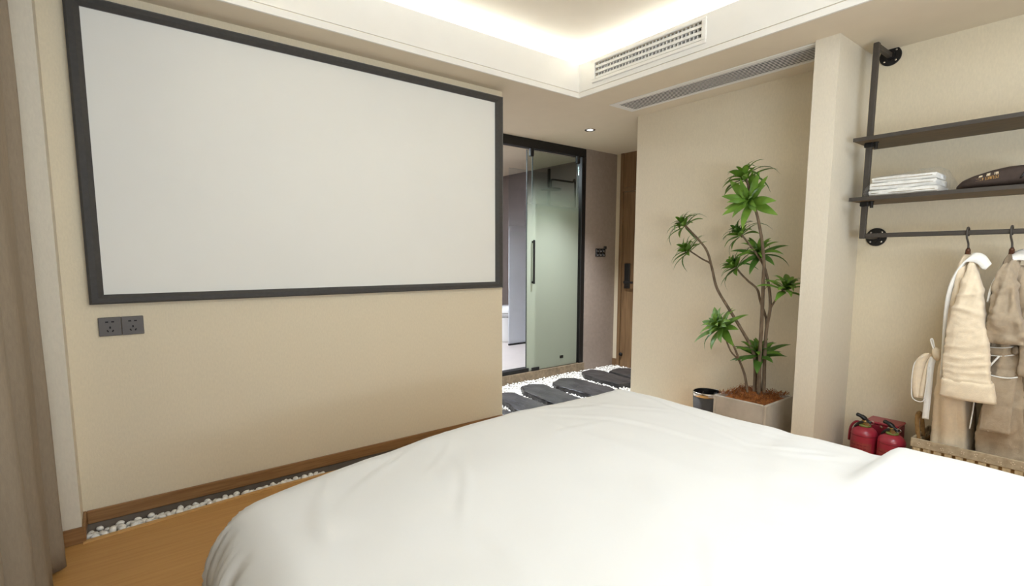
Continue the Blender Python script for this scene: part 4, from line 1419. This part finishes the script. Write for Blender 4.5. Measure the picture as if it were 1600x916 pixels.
kbox(kx0-0.008, kx1+0.004, ky0-0.006, ky1+0.006, 0.278, kz).build('rim_cloth', M['liner'], bk)
MB().box(kx0+0.01, kx1-0.01, ky0+0.01, ky1-0.01, 0.0, 0.02).build('base_panel', M['wicker'], bk)
kbox(kx0+0.008, kx1-0.004, ky0+0.008, ky1-0.008, 0.02, 0.28).build('lining', M['rope'], bk)
sl0 = None
for k in range(17):
    y = ky1-0.020-k*0.042
    if sl0 is None:
        sl0 = B(kx0-0.004, kx0+0.008, y-0.015, y+0.015, 0.0, 0.30, bev=0.003).build('slat', M['wicker'], bk)
        yb = y
    else:
        c = sl0.copy()
        COL.objects.link(c)
        c.parent = bk
        c.location = (0, y-yb, 0)
for k in range(8):
    x = kx0+0.03+k*0.034
    B(x-0.007, x+0.007, ky1-0.008, ky1+0.004, 0.0, 0.30, bev=0.003).build('slat', M['wicker'], bk)
MB().tube(spline([(3.30, 0.728, 0.30), (3.295, 0.736, 0.37), (3.305, 0.742, 0.415), (3.34, 0.744, 0.43), (3.375, 0.742, 0.415), (3.385, 0.736, 0.37), (3.38, 0.728, 0.30)], 5), 0.010, 8).build('rope_handle', M['rope'], bk, smooth=True)
ldots = MB()
for k in range(16):
    y = ky1-0.03-k*0.043+0.006*math.sin(k*2.3)
    zz = 0.30+0.008*math.sin(k*1.7)
    for a in range(3 if k % 2 else 4):
        t = 2*PI*a/4+k
        ldots.lathe([(0.0005, -0.0015), (0.0026, -0.001), (0.0028, 0.0)], (kx0-0.008, y+0.006*math.cos(t), zz+0.006*math.sin(t)), 6, 'x')
ldots.build('lace_dots', M['lace'], bk)

# ------------------------------------------------------------------ fire extinguishers and their box
def extinguisher(x, y, zt, r, lb, rot, back=False):
    e = thing('fire_extinguisher', (x, y, 0.0), lb, 'fire extinguisher', 'red fire extinguishers')
    zs = zt-0.055     # shoulder
    prof = [(r*0.9, 0.0), (r, 0.008), (r, zs)]
    for k in range(1, 9):
        a = k/8*PI/2
        prof.append((max(0.018, r*math.cos(a)*1.0), zs+0.048*math.sin(a)))
    MB().lathe(prof, (x, y, 0), 32).build('cylinder', M['red'], e, smooth=True)
    MB().lathe([(r+0.0006, zs-0.006), (r+0.002, zs-0.003), (r+0.0006, zs)], (x, y, 0), 32, closed=True).build('weld_seam', M['red_dark'], e, smooth=True)
    MB().lathe([(0.030, zt-0.012), (0.031, zt-0.004), (0.026, zt)], (x, y, 0), 20).build('safety_collar', M['green_ring'], e, smooth=True)
    MB().lathe([(0.016, zt-0.01), (0.016, zt+0.022), (0.010, zt+0.026)], (x, y, 0), 16).build('valve', M['gauge'], e, smooth=True)
    c, s = math.cos(rot), math.sin(rot)
    T = lambda u, v, w: (x+c*u-s*v, y+s*u+c*v, w)
    MB().tube(spline([T(-0.004, -0.030, zt+0.012), T(-0.004, 0.0, zt+0.032), T(-0.004, 0.02, zt+0.044), T(-0.004, 0.045, zt+0.052)], 4), [0.010]*4+[0.017]*4+[0.014]*4+[0.004], 8, flat=0.75).build('lever', M['blackplastic'], e, smooth=True)
    MB().tube(spline([T(-0.004, -0.012, zt+0.018), T(-0.006, 0.015, zt+0.010), T(-0.008, 0.035, zt-0.008), T(-0.008, 0.046, zt-0.024)], 4), [0.012]*9+[0.010]*3+[0.006], 8, flat=0.7).build('grip', M['blackplastic'], e, smooth=True)
    MB().lathe([(0.011, 0.0), (0.011, 0.012)], T(-0.028, -0.014, zt+0.008), 14, 'x').build('gauge', M['chrome'], e)
    hp_ = [T(0.0, 0.016, zt+0.006), T(0.004, 0.045, zt+0.004), T(0.006, r+0.004, zt-0.035), T(0.006, r+0.008, zt-0.11)]
    if back:
        hp_ = [T(0.014, 0.0, zt+0.006), T(0.04, 0.0, zt+0.004), T(r+0.002, 0.0, zt-0.035), T(r+0.008, 0.0, zt-0.11)]
    MB().tube(spline(hp_, 4), 0.0065, 8).build('hose', M['red_dark'], e, smooth=True)
    MB().tube(spline([T(-0.010, -0.018, zt+0.02), T(-0.012, -0.034, zt+0.028), T(-0.012, -0.044, zt+0.018), T(-0.012, -0.034, zt+0.008), T(-0.010, -0.022, zt+0.012)], 4), 0.0016, 5).build('pin_ring', M['chrome'], e, smooth=True)
    # label band facing the room
    P_ = []
    for i in range(2):
        row = []
        for k in range(13):
            a = PI-0.9+1.8*k/12
            row.append((x+(r+0.0012)*math.cos(a), y+(r+0.0012)*math.sin(a), 0.07+i*0.14))
        P_.append(row)
    MB().grid(P_).build('label_band', M['label'], e, smooth=True)
    bars = MB()
    for q in range(6):
        zz = 0.195-q*0.018
        for k in range(5):
            a = PI-0.6+0.25*k
            bars.obox((x+(r+0.002)*math.cos(a), y+(r+0.002)*math.sin(a), zz), (0.0006*math.cos(a), 0.0006*math.sin(a), 0), (-0.006*math.sin(a), 0.006*math.cos(a), 0), (0, 0, 0.003))
    bars.build('label_marks', M['red_dark'], e)
    return e


extinguisher(3.345, 0.984, 0.305, 0.064, 'red fire extinguisher standing nearer the wall pier', 0.15)
extinguisher(3.325, 0.848, 0.30, 0.064, 'red fire extinguisher standing nearer the wicker basket', -0.1, True)
xb = thing('extinguisher_box', (3.47, 0.925, 0), 'red metal carry box standing behind the two fire extinguishers', 'box')
mb = MB()
mb.box(3.415, 3.54, 0.845, 1.005, 0.0, 0.298, bev=0.006)
mb.build('box_body', M['red_dark'], xb)
MB().box(3.412, 3.543, 0.842, 1.008, 0.298, 0.313, bev=0.005).build('box_lid', M['red'], xb)
MB().tube(spline([(3.409, 0.862, 0.278), (3.400, 0.862, 0.296), (3.400, 0.89, 0.296), (3.409, 0.89, 0.278)], 4), 0.004, 6).build('box_latch', M['chrome'], xb, smooth=True)
MB().lathe([(0.001, -0.004), (0.008, -0.003), (0.009, 0)], (3.415, 0.925, 0.288), 10, 'x').build('rivet', M['chrome'], xb)
